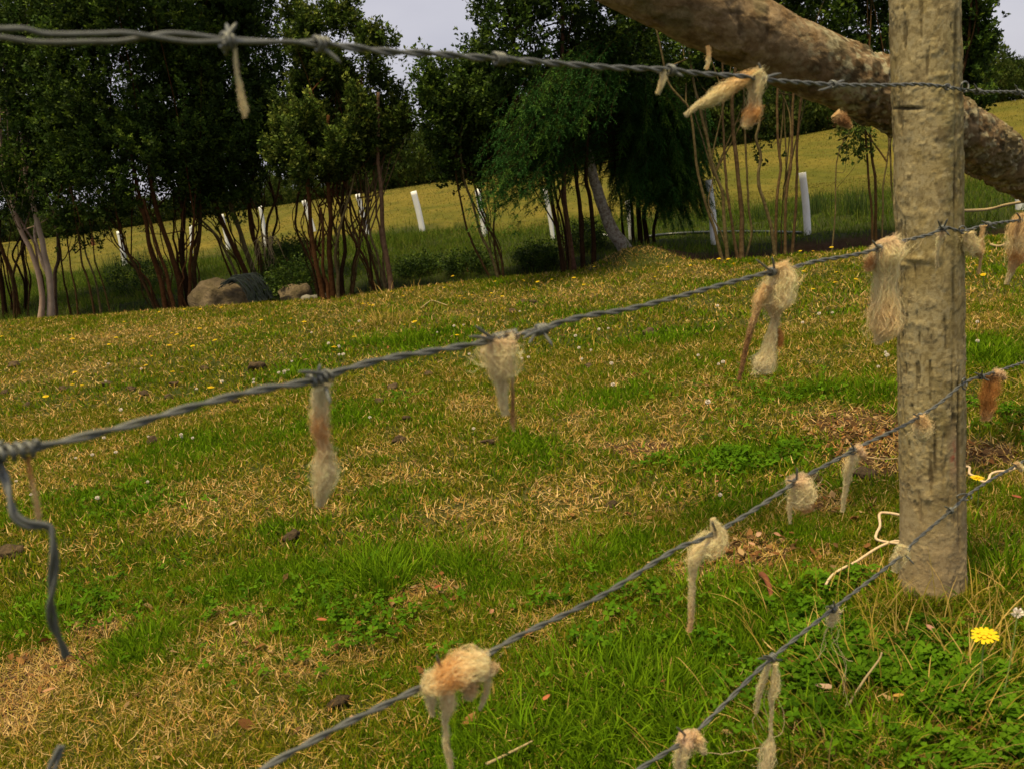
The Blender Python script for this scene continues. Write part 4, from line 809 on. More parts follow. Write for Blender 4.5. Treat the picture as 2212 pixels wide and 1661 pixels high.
tree('sapling_clump', 'fan of grey-barked crooked saplings in front of a white tube, right of the conifer', 'sapling',
     [([(1563, 566), (1546, 504), (1524, 438), (1510, 365), (1503, 310), (1492, 237), (1473, 212), (1444, 168), (1420, 60)], yL, 5.5, 3, GRY, 0), ([(1573, 564), (1565, 475), (1561, 412), (1539, 347), (1528, 292), (1514, 237), (1495, 175), (1480, 40)], yL-.02, 6, 3.5, GRY, 0), ([(1596, 563), (1583, 504), (1568, 402), (1565, 310), (1561, 219), (1560, 80)], yL+.02, 5, 3, (.13, .085, .04), 0), ([(1602, 563), (1601, 475), (1590, 365), (1583, 274), (1583, 183), (1590, 20)], yL+.05, 8, 5, (.13, .085, .04), 0), ([(1604, 560), (1622, 511), (1616, 438), (1610, 329), (1608, 263), (1600, 120)], yL+.1, 4, 2.5, GRY, 0), ([(1578, 560), (1560, 505), (1540, 470), (1532, 440), (1545, 380)], yL, 3, 2, GRY, 0)],
     [(1500, 60, 100, 110, yL+.3, .5, 1), (1600, 60, 90, 120, yL+.4, .5, 1), (1480, -80, 120, 90, yL+.3, .5, 1)], 2300, seed=10, gap=.46, limbs=14)
yM = Y_(1690, 552)
tree('sapling_clump', 'four upright brown saplings between the white tube and the slanting log', 'sapling',
     [([(1676, 552), (1667, 493), (1652, 438), (1641, 383), (1645, 336), (1636, 299), (1641, 255), (1635, 100)], yM, 6, 4, GRY, 0), ([(1674, 548), (1676, 438), (1685, 365), (1681, 292), (1680, 183), (1685, 40)], yM+.05, 5, 3.5, (.14, .09, .04), 0), ([(1696, 550), (1696, 438), (1711, 329), (1714, 208), (1718, 60)], yM, 5, 3.5, (.14, .09, .04), 0), ([(1709, 550), (1718, 438), (1722, 329), (1731, 208), (1740, 60)], yM+.05, 5, 3, (.12, .075, .035), 0), ([(1686, 546), (1688, 480), (1690, 420), (1697, 360)], yM+.1, 2, 1.2, BRN, 0)],
     [(1700, 40, 110, 100, yM+.4, .5, 1), (1675, 325, 28, 34, yM+.2, .2, .25), (1700, 350, 22, 22, yM+.2, .15, .2), (1760, -60, 120, 90, yM+.4, .5, 1)], 1500, seed=11, gap=.45, limbs=14)
yN = Y_(1797, 544)
tree('young_sapling', 'single thin leaning sapling standing between the white tube and the post', 'sapling',
     [([(1796, 545), (1802, 438), (1809, 347), (1820, 305), (1836, 278), (1850, 240)], yN, 2.6, 1.5, GRY, 0)],
     [(1848, 300, 20, 30, yN, .1, 1), (1842, 270, 22, 16, yN, .1, 1)], 60, seed=12, spire=0, limbs=4, limbr=.002, upb=-.6, cols=DK2)
yO = Y_(1900, 534)
tree('sapling_clump', 'group of straight thin saplings standing just left of the post', 'sapling',
     [([(1884, 535), (1884, 505), (1878, 402), (1868, 292), (1860, 150)], yO, 4, 3, BRN, 0), ([(1893, 535), (1891, 500), (1889, 402), (1882, 285), (1880, 120)], yO+.05, 5, 3.5, BRN, 0), ([(1903, 533), (1906, 500), (1911, 402), (1922, 292), (1930, 150)], yO+.1, 3, 2.2, GRY, 0), ([(1946, 530), (1942, 500), (1930, 438), (1924, 347), (1915, 200)], yO+.1, 2.5, 1.6, GRY, 0)],
     [(1840, 60, 110, 110, yO+.5, .5, 1), (1880, -60, 120, 80, yO+.5, .5, .8), (1900, 270, 30, 18, yO, .2, .15)], 1500, seed=13, gap=.44, limbs=12)
yP = Y_(2045, 515)
tree('evergreen_tree', 'dark leafy evergreen rising behind the post and showing on its right', 'tree',
     [([(2046, 515), (2052, 400), (2062, 250), (2090, 100), (2100, -60)], yP, 6, 4, DKB, 0)],
     [(2082, 60, 34, 70, yP+.2, .2, 1.2), (2010, -60, 70, 60, yP+.3, .3, 1), (2085, 225, 24, 28, yP, .2, .6), (2095, 150, 30, 55, yP+.2, .2, 1), (2155, 0, 20, 10, yP+.2, .1, .5)], 1900, seed=14, spire=.25, gap=.36, limbs=16)
# rough shrub over the bank with bare twigs
ySh = Y_(590, 636)
sh = tree('shrub', 'leafy shrub with pale bare twigs hanging over the cable coil', 'shrub',
     [([(600, 640), (590, 590), (575, 550), (560, 520)], ySh+.5, 3, 1.5, GRY, 0), ([(610, 640), (620, 580), (612, 540), (596, 510)], ySh+.5, 3, 1.5, GRY, 0)],
     [(625, 575, 42, 42, ySh+.5, .25, 1), (585, 620, 30, 26, ySh+.35, .2, 1), (640, 545, 30, 24, ySh+.6, .2, .8)], 650, seed=15, spire=0, limbs=8, limbr=.003, leaf=.022, spr=.12)
A = Acc()
for k in range(26):
    x0, y0 = 560+rng.random()*30, 500+rng.random()*25; x1 = x0+rng.normal(5, 22); L_ = 40+60*rng.random()
    pts = [AT(x0+(x1-x0)*t+rng.normal(0, 4), y0-18*math.sin(t*3)+L_*t, ySh+.3+rng.normal(0, .04)) for t in (0, .33, .66, 1)]
    tube(A, cr(pts, 14), np.linspace(.0035, .0012, 14), 5)
tg = A.build('dead_twigs', M['twig'], sh, off=np.array(sh.location)); 
# low bushes in the ditch and behind the stems
for k, (px, py, rx, ry, lab, sd_) in enumerate([(300, 600, 60, 34, 'low dark bush in the ditch left of the big boulder', 0), (640, 610, 40, 30, 'low dark bush behind the smaller boulder', 0), (1010, 572, 40, 12, 'low dark bush in the ditch beneath the slender grey stems', 0), (1160, 558, 38, 14, 'low dark bush left of the dark straight trunks', 0), (1262, 520, 34, 26, 'low dark bush growing among the dark straight trunks', 0), (905, 578, 40, 12, 'low dark bush in the ditch under the lone white tube', 0)]):
    Yb = G(px, py+ry)[1]+.2; b = AT(px, py+ry*.6, Yb); b[2] = hz(b[0], b[1])
    V, Q, c, S, D = leafclumps([(px, py+4, rx, ry, Yb, .3, 1)], 420, 12, .024, .14, .6, DK, .3, 3, .6, 30+k)
    o = empty('bush', b, lab, 'bush', 'low bushes in the ditch'); mesh_np('foliage', V-b, Q, c, M['leaf'], o)
    A = Acc()
    for q in range(8):
        t = S[rng.integers(len(S))]; tube(A, cr([b+rng.normal(0, .03, 3)*[1, 1, 0], b*.4+t*.6+rng.normal(0, .02, 3), t], 8), np.linspace(.005, .002, 8), 5, np.repeat([BRN], 8, 0), cap=False)
    A.build('stems', M['bark'], o, off=b)

# rushes on the bank
def rushes(px, py, n, L, sp, lab):
    c = G(px, py); x = c[0]+rng.normal(0, sp, n); y = c[1]+rng.normal(0, sp, n)
    V = blades(5, np.stack([x, y, hz(x, y)-.01], -1), L*(.6+.6*rng.random(n)), np.full(n, .006), rng.random(n)*6.3, np.abs(rng.normal(0, .18, n)), rng.random(n)*.5)
    cc = np.array([[.05, .085, .02], [.08, .11, .03], [.035, .06, .015]])[rng.integers(0, 3, n)]
    b = np.array([c[0], c[1], float(hz(c[0], c[1]))])
    o = mesh_np('rush_tuft', V.reshape(-1, 3)-b, bladequads(n, 5), np.repeat(cc, 10, 0), M['grass']); o.location = b
    tag(o, lab, 'rushes', 'rush tufts on the bank')
for q in [(255, 600, 160, .34, .16, 'tall rush tuft below the leftmost white tube'), (310, 590, 140, .30, .15, 'rush tuft just right of the leftmost white tube'), (1760, 470, 120, .28, .09, 'rush tuft right of the tube beside the four upright saplings'), (1850, 470, 140, .30, .10, 'rush tuft right of the thin leaning sapling'), (1640, 480, 90, .22, .07, 'small rush tuft behind the four upright saplings'), (1470, 495, 120, .22, .08, 'rush tuft above the pipe right of the conifer trunks'), (1000, 505, 80, .2, .07, 'rush tuft left of the second tube in the open gap')]: rushes(*q)

# far wood: three model trees, copied
protos = []
for k in range(3):
    g = np.random.default_rng(200+k); b = np.array([0., 0, 0])
    n = 1500; u = g.normal(0, 1, (n, 3)); u /= np.linalg.norm(u, axis=1, keepdims=True); r = .55+.5*g.random(n)
    P = u*r[:, None]*np.array([1.25, 1.25, 1.7])+np.array([0, 0, 2.3]); P = P*(1-.25*np.clip(P[:, 2:]-2.5, 0, 2)/2*np.array([1, 1, 0]))
    keep = fbm(P[:, 0]+k*7, P[:, 1], P[:, 2], 1.2, 3) > .42; P = P[keep]; u = u[keep]; n = len(P); per = 7
    o3 = g.normal(0, 1, (n, per, 3)); o3 /= np.linalg.norm(o3, axis=2, keepdims=True); base = P[:, None]+o3*.10
    ld = o3*.7+np.array([0, 0, .8]); sd = np.cross(ld, g.normal(0, 1, (n, per, 3))); sd /= np.linalg.norm(sd, axis=2, keepdims=True); LL = .13*(.6+.7*g.random((n, per, 1)))
    V = np.stack([base, base+ld*LL*.5+sd*LL*.32, base+ld*LL, base+ld*LL*.5-sd*LL*.32], 2).reshape(-1, 3)
    c = np.repeat((np.array(DK2)[g.integers(0, 4, n)]*(.7+.6*g.random(n))[:, None]), per*4, 0)
    em = empty('far_tree', (0, 0, 0), 'dark rounded tree in the far wood behind the crest of the hill', 'tree', 'trees of the far wood')
    mesh_np('crown', V, np.arange(len(V)).reshape(-1, 4), c, M['leaf'], em)
    A = Acc()
    for q in range(3): tube(A, cr([np.array([0, 0, -.3]), np.array([g.normal(0, .15), g.normal(0, .15), 1.2]), np.array([g.normal(0, .4), g.normal(0, .4), 2.6])], 10), np.linspace(.09, .04, 10), 6, np.repeat([BRN], 10, 0), cap=False)
    A.build('trunk', M['bark'], em); protos.append(em)
fars = [(-80, 34.7, 0.31), (-47, 35.7, 0.32), (-14, 35.6, 0.32), (19, 33.3, 0.24), (50, 34.2, 0.34), (84, 31.6, 0.33), (118, 32.2, 0.29), (150, 33.9, 0.3), (182, 32.1, 0.24), (213, 35.6, 0.27), (245, 31.8, 0.32), (278, 31.7, 0.32), (311, 31.6, 0.3), (344, 35.4, 0.24), (375, 32.1, 0.26), (406, 35.4, 0.34), (440, 35.8, 0.27), (472, 34.4, 0.3), (504, 35.7, 0.26), (535, 35.8, 0.31), (568, 32.5, 0.38), (603, 31.8, 0.31), (636, 31.3, 0.29), (668, 34.0, 0.31), (701, 34.4, 0.27), (733, 32.5, 0.31), (766, 33.4, 0.37), (801, 33.4, 0.31), (834, 31.3, 0.36), (868, 31.1, 0.66), (911, 35.2, 0.62), (953, 34.9, 0.47), (991, 33.9, 0.54), (1031, 31.2, 0.47), (1068, 35.8, 0.5), (1107, 34.8, 0.5), (1146, 35.7, 0.68), (1190, 32.8, 0.55), (1230, 34.9, 0.59), (1271, 34.7, 0.5), (1310, 35.3, 0.65), (1353, 35.7, 0.49), (1391, 32.7, 0.5), (1429, 35.6, 0.61), (1471, 35.6, 0.72), (1516, 32.6, 0.77), (1563, 31.9, 0.71), (1608, 31.7, 0.65), (1651, 36.0, 0.81), (1699, 31.2, 0.67), (1743, 33.7, 0.89), (1793, 32.2, 0.73), (1839, 35.1, 0.79), (1886, 33.1, 0.75), (1932, 35.6, 0.64), (1975, 33.5, 0.63), (2017, 31.7, 0.82), (2065, 35.7, 0.79), (2112, 34.9, 0.77), (2158, 33.2, 0.44), (2195, 35.2, 0.44), (2232, 33.3, 0.47), (2270, 35.3, 0.6), (2311, 33.3, 0.59), (2352, 34.6, 0.5), (2391, 32.5, 0.5)]
for i, (px, Yd, s_c) in enumerate(fars):
    p = protos[i % 3]
    if i < 3: o = p; kids = []
    else:
        o = p.copy(); C.objects.link(o); kids = list(p.children)
        for ch in kids:
            c2 = ch.copy(); C.objects.link(c2); c2.parent = o
    q = AT(px, 400, Yd); o.location = (q[0], Yd, float(hz(q[0], Yd))-.1-1.0*min(s_c, 1.2))
    o.rotation_euler = (0, 0, random.random()*6.28); s_c *= random.uniform(.92, 1.1); o.scale = (s_c*1.35, s_c*1.35, s_c*1.2)

# ------------------------------------------------------------------ white tree tubes
tubes = [(257, 500, 272, 583, 11, 'leftmost white tube, beside the bare saplings'), (412, 488, 416, 562, 6, 'white tube mostly hidden by the red-brown stems'), (478, 464, 497, 555, 9, 'white tube leaning behind the stems above the boulder'), (562, 446, 578, 548, 8, 'white tube half hidden behind the shrub with bare twigs'), (656, 434, 682, 523, 10, 'white tube left of the five brown stems'), (772, 420, 795, 521, 10, 'white tube behind the crossing stems of the open evergreen'), (893, 414, 915, 512, 13, 'lone white tube standing clear in the open gap'), (1031, 409, 1048, 513, 12, 'white tube behind the thin grey stems of the slender tree'), (1176, 407, 1195, 515, 9, 'white tube just left of the dark straight trunks'), (1355, 432, 1364, 524, 9, 'white tube sliver between the conifer trunks'), (1530, 390, 1543, 522, 16, 'white tube behind the fan of crooked saplings'), (1733, 374, 1745, 507, 15, 'white tube right of the four upright saplings'), (2197, 308, 2206, 455, 22, 'white tube at the right edge beyond the slanting log')]
tdirs = []
for k, (x0, y0, x1, y1, w, lab) in enumerate(tubes):
    b = G(x1, y1); b[2] = hz(b[0], b[1])-.02; t = AT(x0, y0, b[1]); d_ = (b-CAM)@FW; r = w/2/F_*d_; r = max(r, .028)
    n = 12; P = cr([b, b*.5+t*.5+np.array([.008, 0, 0]), t], n); A = Acc(); sides = 20
    a = np.arange(sides)/sides*2*np.pi; T, N, B = frames(P)
    ringv = lambda P_, r_: P_[:, None]+r_*(np.cos(a)[None, :, None]*N[:len(P_), None]+np.sin(a)[None, :, None]*B[:len(P_), None])
    tb = (t-b)/np.linalg.norm(t-b)
    Vo = ringv(P, r); Vi = ringv(P, r*.92)[::-1]; V = np.concatenate([Vo, Vi]).reshape(-1, 3)
    i_ = np.arange(2*n-1)[:, None]*sides; j_ = np.arange(sides)[None]; k_ = (j_+1) % sides
    A.add(V, np.stack([i_+j_, i_+k_, i_+sides+k_, i_+sides+j_], -1).reshape(-1, 4))
    o = A.build('tree_guard_tube', M['tube'], off=b); o.location = b
    for p in o.data.polygons: pass
    tag(o, lab, 'plastic tube', 'row of white plastic tubes beyond the trees')

# ------------------------------------------------------------------ rocks, cable, pipe, sticks
def rockmesh(name, c, dims, seed, mt, sub=5, amp=.35, flat=.2):
    import bmesh
    bm = bmesh.new(); bmesh.ops.create_icosphere(bm, subdivisions=sub, radius=1)
    V = np.array([v.co[:] for v in bm.verts]); g = np.random.default_rng(seed)
    for q in range(14):                                  # cut facets
        n_ = g.normal(0, 1, 3); n_ /= np.linalg.norm(n_); d_ = .55+.3*g.random(); e = V@n_-d_; V = V-np.clip(e, 0, None)[:, None]*n_*.97
    V = V*(1+amp*(fbm(V[:, 0]+seed, V[:, 1], V[:, 2], 2.6, 6)-.5))[:, None]
    V = V*np.array(dims)
    for v, p in zip(bm.verts, V): v.co = p
    me = bpy.data.meshes.new(name); bm.to_mesh(me); bm.free(); me.materials.append(mt)
    me.polygons.foreach_set('use_smooth', np.ones(len(me.polygons), bool))
    o = bpy.data.objects.new(name, me); C.objects.link(o); o.location = [float(a) for a in c]; return o
def onground(px, py, dz=0): p = G(px, py); p[2] = hz(p[0], p[1])+dz; return p
q = onground(474, 655, .04); q[1] += .08
tag(rockmesh('boulder', q, (.32, .24, .33), 3, M['rock']), 'large brown boulder on the meadow edge under the coiled cable', 'boulder', 'boulders at the meadow edge')
q = onground(634, 645, .02); q[1] += .08
tag(rockmesh('boulder', q, (.17, .14, .22), 8, M['rock']), 'smaller squarish brown boulder right of the cable coil', 'boulder', 'boulders at the meadow edge')
for k, (px, py, s_r) in enumerate([(676, 641, .04), (690, 637, .05), (703, 640, .04), (716, 636, .045), (730, 634, .06), (664, 644, .035)]):
    tag(rockmesh('rubble_stone', onground(px, py, .02), (s_r*1.9, s_r*1.5, s_r*1.25), 20+k, M['rubble'], 3), 'pale grey stone in the low pile right of the two brown boulders', 'stone', 'pile of pale stones')
A = Acc(); yc = G(540, 650)[1]
for k in range(46):
    u = k/45; e = rng.normal(0, 2.3, 6)
    st = (476+26*u+e[0]*2, 620-14*u+e[1]*2); pk = (500+48*u+e[2]*2, 604-12*u+e[3]*1.5); m2 = (524+56*u+e[4]*1.5, 624-12*u); en = (540+58*u+e[5]*2, 658-5*u)
    Yk = yc+.02+.16*u
    P = cr([AT(*st, Yk), AT(*pk, Yk), AT(*m2, Yk-.03), AT(*en, Yk-.05)], 22); P[:, 2] = np.maximum(P[:, 2], -.02)
    tube(A, P, .003, 5)
tag(A.build('cable_coil', M['cable']), 'bundle of thin dark cable arching over the big boulder', 'cable coil')
A = Acc(); pp = [G(1400, 520), G(1450, 513), G(1535, 508), G(1640, 506), G(1733, 509)]
pp = [np.array([p[0], p[1], hz(p[0], p[1])+.03]) for p in pp]; tube(A, cr(pp, 40), .016, 12)
tag(A.build('pipe', M['pipe']), 'long dark plastic pipe lying on the bank behind the saplings', 'pipe')
def stick(name, label, cat, pts, r0, r1, mt, lift=.015, group=None, sides=8):
    A = Acc(); P = []
    for p in pts:
        q = G(p[0], p[1]); z = hz(q[0], q[1])+lift+(p[2] if len(p) > 2 else 0); q = G(p[0], p[1], float(z)); P.append(q)
    n = len(P)*8; tube(A, cr(P, n), np.linspace(r0, r1, n), sides, wob=.2)
    return tag(A.build(name, mt), label, cat, group)
stick('branch', 'pale dead branch lying on the bank right of the post', 'branch', [(2080, 456, .05), (2134, 453, .06), (2175, 443, .08), (2225, 434, .1), (2290, 420, .1)], .014, .010, M['twig'], .03)
stick('stick', 'short whitish stick in the grass at the right edge beside a yellow flower', 'stick', [(2140, 529), (2158, 532), (2180, 524)], .010, .006, M['twig'], .03)
stick('branch', 'thin whitish branch on the bank behind the leaning trunk', 'branch', [(1285, 505, .05), (1310, 509, .05), (1345, 514, .05)], .012, .010, M['tube'], .03)
stick('stick', 'forked dead stick lying in the meadow above the middle wire', 'stick', [(910, 666), (926, 653), (935, 650), (966, 660)], .006, .004, M['twig'])
stick('stick', 'pale stick lying in the grass at the bottom centre', 'stick', [(1050, 1650), (1095, 1628), (1150, 1600)], .0028, .0018, M['twig'], .02)
stick('straw_stem', 'long pale straw standing askew right of the looping wool threads', 'straw', [(1832, 1524, 0), (1865, 1470, .03), (1898, 1425, .05), (1905, 1408, .06)], .0022, .0015, M['twig'], .02)
stick('bark_strip', 'reddish strip of bark on the grass left of the post base', 'bark strip', [(1646, 1240, .01), (1656, 1252, .02), (1664, 1275, .01), (1668, 1300, .0)], .008, .004, M['stake'], .02)
tw = [(1985, 1122), (1950, 1113), (1915, 1107), (1900, 1110), (1901, 1135), (1894, 1150), (1892, 1162), (1905, 1168), (1930, 1172), (1955, 1173), (1935, 1168), (1905, 1178), (1880, 1192), (1850, 1212), (1815, 1230), (1795, 1245), (1784, 1262)]
stick('twine', 'looped piece of pale twine on the grass just left of the post', 'twine', tw, .0034, .0028, M['twine'], .035)
stick('twine', 'kinked piece of pale twine on the grass right of the post', 'twine', [(2070, 1010), (2093, 1008), (2094, 1022), (2108, 1030), (2124, 1040), (2135, 1036), (2140, 1024), (2155, 1018), (2180, 1016), (2200, 1008), (2225, 1012)], .0036, .003, M['twine'], .05)
stick('straw_stem', 'pale dry stem lying just left of the post under the third wire', 'straw', [(1865, 986), (1910, 991), (1952, 988)], .002, .0015, M['twig'], .02)
# reddish stakes
for px, py, h, w, lab, cx_ in [(209, 560, 52, 8, 'short reddish wooden stake on the hill behind the left saplings', -14), (616, 622, 70, 5, 'broken reddish stub standing behind the smaller boulder', 4)]:
    b = onground(px, py, -.05); t = AT(px+cx_, py-h, b[1]); A = Acc(); r = w/F_*b[1]*.5
    P = cr([b, b*.5+t*.5+np.array([.01, 0, 0]), t], 16); tube(A, P, np.linspace(r*1.1, r*.8, 16), 10, wob=.25)
    tag(A.build('wooden_stake', M['stake']), lab, 'stake')
# power lines in the gap of sky
for k, (ya, yb) in enumerate([(157, 153), (166, 163)]):
    A = Acc(); a_ = AT(600, ya+22, 90); b_ = AT(1500, yb-18, 90); a_[2] = a_[2]; P = cr([a_, (a_+b_)/2-np.array([0, 0, .35]), b_], 20); tube(A, P, .022, 5)
    tag(A.build('power_line', M['line']), ('upper' if k == 0 else 'lower')+' thin power line crossing the gap of sky', 'power line', 'power lines')

# ------------------------------------------------------------------ flowers, clods, leaves
def dandelion(r, h, label, loc, lean=(0, 0), group=None, petals=18, facing=None):
    o = empty('yellow_flower', loc, label, 'flower', group); g = np.random.default_rng(int(r*1e5)+petals)
    top = np.array([lean[0], lean[1], h]); A = Acc(); tube(A, cr([np.array([0, 0, -.01]), top*.5+np.array([.004, 0, 0]), top], 8), np.linspace(.0016, .0012, 8)*(r/.018)**.5, 6, cap=False)
    A.build('stem', M['stem'], o)
    nrm = np.array(facing if facing is not None else (0, -.15, 1.)); nrm = nrm/np.linalg.norm(nrm); u = np.cross(nrm, [0, 1, .1]); u /= np.linalg.norm(u); v = np.cross(nrm, u)
    V = []; 
    for ring_, (k, rr, up) in enumerate(((petals, 1.0, .0), (max(petals-7, 5), .6, .16), (5, .35, .26))):
        for i in range(k):
            a = i/k*6.283+ring_*.2+g.normal(0, .05); d = u*math.cos(a)+v*math.sin(a); s_ = -u*math.sin(a)+v*math.cos(a); l = r*rr*(.88+.2*g.random()); w = r*.15
            z = nrm*r*(up+.02*g.random()); base = top+z
            for t0, t1, w0, w1 in ((.12, .6, .45, 1), (.6, 1, 1, .75)):
                V.append([base+d*l*t0-s_*w*w0+nrm*r*.10*t0, base+d*l*t0+s_*w*w0+nrm*r*.10*t0, base+d*l*t1+s_*w*w1+nrm*r*(.12*t1-.10*t1**3), base+d*l*t1-s_*w*w1+nrm*r*(.12*t1-.10*t1**3)])
    V = np.array(V).reshape(-1, 3); mesh_np('petals', V, np.arange(len(V)).reshape(-1, 4), None, M['petal'], o)
    A = Acc(); tube(A, np.array([top-nrm*r*.35, top-nrm*r*.2, top, top+nrm*r*.2, top+nrm*r*.28]), np.array([.10, .28, .32, .24, .05])*r, 10); A.build('centre', M['heart'], o)
    return o
def cloverflower(r, h, label, loc, lean=(0, 0), group=None):
    o = empty('white_clover_flower', loc, label, 'flower', group); g = np.random.default_rng(int(r*1e5))
    top = np.array([lean[0], lean[1], h]); A = Acc(); tube(A, cr([np.array([0, 0, -.01]), top*.5+np.array([.003, 0, 0]), top], 8), .0011, 6, cap=False); A.build('stem', M['stem'], o)
    V = []
    for i in range(90):
        d = g.normal(0, 1, 3); d /= np.linalg.norm(d); d[2] = d[2]*.8+.15; s_ = np.cross(d, g.normal(0, 1, 3)); s_ /= np.linalg.norm(s_); b = top+d*r*.35; e = top+d*r*(.85+.25*g.random()); w = r*.16
        V.append([b-s_*w*.4, b+s_*w*.4, e+s_*w, e-s_*w])
    V = np.array(V).reshape(-1, 3); mesh_np('blossom', V, np.arange(len(V)).reshape(-1, 4), None, M['clover'], o); return o
def copy_tree(o, loc, rz, sc_, label=None, group=None):
    c = o.copy(); C.objects.link(c); c.location = [float(a) for a in loc]; c.rotation_euler = (0, 0, rz); c.scale = (sc_,)*3
    if label: c['label'] = label
    if group: c['group'] = group
    for ch in list(o.children):
        d = ch.copy(); C.objects.link(d); d.parent = c
    return c
def G2(px, py, h):
    p = G(px, py, h); return np.array([p[0], p[1], float(hz(p[0], p[1]))])
f1 = [(a*.342, 486+b*.342) for a, b in [(1165, 540), (1265, 535), (1400, 537), (443, 697), (463, 738), (735, 720), (690, 763), (948, 700), (1085, 690), (1118, 706), (1265, 673), (1390, 693), (1650, 607), (1840, 590), (1925, 628), (1075, 782), (1220, 782), (957, 825), (1360, 743), (920, 885), (1092, 928), (475, 940), (457, 1012), (515, 1002), (295, 1103), (1338, 1050), (783, 613), (235, 786), (2115, 795), (1008, 565), (70, 675), (12, 712)]]
f1 += [(594+a*.342, 540+b*.342) for a, b in [(657, 263), (735, 268), (810, 303), (587, 330), (595, 343), (565, 385), (558, 352), (617, 349), (835, 260), (870, 258), (100, 432), (188, 472), (820, 470), (885, 478), (912, 467), (498, 540), (376, 637), (1150, 540), (1200, 323), (1165, 296), (1242, 293), (1355, 294), (1435, 293), (1365, 268), (1437, 382), (1390, 198), (1568, 190), (1575, 202), (1660, 218), (1747, 180), (1890, 188), (1950, 225), (2072, 203), (1635, 270), (1124, 179), (2015, 110), (1068, 235)]]
f1 += [(1456+a*.342, 540+b*.342) for a, b in [(320, 93), (343, 72), (378, 102), (480, 97), (285, 72), (820, 158), (1025, 143), (1150, 185), (1015, 222), (878, 239), (515, 258), (383, 187), (155, 97), (1910, 105), (1953, 176)]]
f1 += [(1404+a*.365, b*.365) for a, b in [(890, 1493), (965, 1487), (1075, 1478), (1272, 1476), (1360, 1512), (1205, 1523), (105, 1598), (30, 1632), (500, 1575), (2015, 1487), (1970, 1643), (2030, 1393), (240, 1573)]]
gF, lF = 'yellow flowers dotted over the meadow', 'small yellow flower open on a short stem in the distant meadow grass'
pf0 = dandelion(.013, .06, lF, G2(*f1[0], .05), group=gF, petals=16)
for k, (px, py) in enumerate(f1[1:]): copy_tree(pf0, G2(px, py, .06), random.random()*6, random.uniform(.75, 1.3)*(1.1 if py < 650 else 1.1))
big = G2(2126, 1376, .13); dandelion(.0215, .13, 'largest yellow flower, with square-tipped petals, in the grass right of the post base', big+np.array([-.03, -.02, 0]), (.03, .02), facing=(-.1, -.2, 1), petals=14)
b2 = G2(2111, 1029, .09); dandelion(.017, .09, 'yellow flower just right of the post below the pale twine', b2, (0, 0), facing=(.1, -.1, 1), petals=14)
w1_ = [(a*.342, 486+b*.342) for a, b in [(2140, 765), (2140, 812), (2170, 820), (2075, 757), (1600, 965), (1600, 990), (1797, 930), (1760, 925), (1403, 998), (665, 975), (890, 905), (765, 1172), (1143, 1320), (1213, 1325), (655, 1337), (930, 1310), (685, 875), (1843, 855), (1820, 902), (1240, 1028)]]
w1_ += [(594+a*.342, 540+b*.342) for a, b in [(405, 605), (403, 652), (430, 665), (57, 772), (22, 770), (340, 597), (1227, 658), (1190, 467), (1132, 488), (1023, 512), (1557, 675), (1600, 672), (2047, 510), (2105, 490), (1898, 545), (1920, 625), (1995, 628), (2125, 722), (2135, 852), (1937, 676), (230, 520), (533, 455), (598, 1048), (1252, 1112), (1545, 383)]]
w1_ += [(1456+a*.342, 540+b*.342) for a, b in [(275, 355), (917, 408), (1000, 392), (152, 660), (280, 708), (310, 714), (1335, 630), (1917, 572), (1345, 675), (215, 972), (1290, 720), (812, 458), (290, 1525), (1915, 450)]]
w1_ += [(a*.2197, 918+b*.2197) for a, b in [(1135, 250), (905, 280), (735, 285), (1445, 525), (300, 655), (150, 515), (1780, 85), (955, 705)]]
gW, lW = 'white clover flowers in the meadow', 'small white clover flower in the meadow grass'
wf0 = cloverflower(.0085, .045, lW, G2(*w1_[0], .045), group=gW)
for px, py in w1_[1:]: copy_tree(wf0, G2(px, py, .045), random.random()*6, random.uniform(.75, 1.2)*(.8 if py > 900 else 1))
b3 = G2(2198, 1328, .16); cloverflower(.010, .16, 'large pinkish-white clover flower on a tall stem at the right edge', b3+np.array([-.06, -.05, 0]), (.06, .05))
# clods / dung
cl = [(554, 797, .05), (1290*.342, 486+915*.342, .02), (675*.342, 486+1015*.342, .022), (830*.342, 486+1045*.342, .022), (915*.342, 486+1075*.342, .022), (1070*.342, 486+1095*.342, .02), (1105*.342, 486+1015*.342, .025), (405*.342, 486+1045*.342, .025), (12, 850, .022), (332, 956, .025), (848, 842, .028), (926, 813, .018), (878, 909, .018), (864, 955, .02), (1056, 961, .018), (1107, 676, .025), (1155, 657, .03), (818, 872, .018), (16, 1204, .030), (633, 1167, .022), (731, 1532, .018), (1760, 1040, .02), (1862, 1030, .024), (30, 792, .035), (510, 870, .02), (1404, 722, .03), (1270, 795, .016), (60, 878, .02), (1320, 1100, .015), (1130, 655, .02)]
p0 = None
for k, (px, py, r) in enumerate(cl):
    q = onground(px, py, .012); r *= 1.25
    if k < 4: o = rockmesh('soil_clod', q, (r*1.3, r, r*.7), 60+k, M['clod'], 3, 1.1); protos_c = (protos_c+[(o, r)]) if k else [(o, r)]
    else:
        s0, r0 = protos_c[k % 4]; o = s0.copy(); C.objects.link(o); o.location = [float(a) for a in q]; o.rotation_euler = (0, 0, random.random()*6); o.scale = (r/r0,)*3
    tag(o, 'small dark crumbly dropping lying in the meadow grass', 'dropping', 'dark droppings in the meadow')
protos_c[0][0]['label'] = 'largest dark crumbly dropping, in the grass left of the second wire barb'
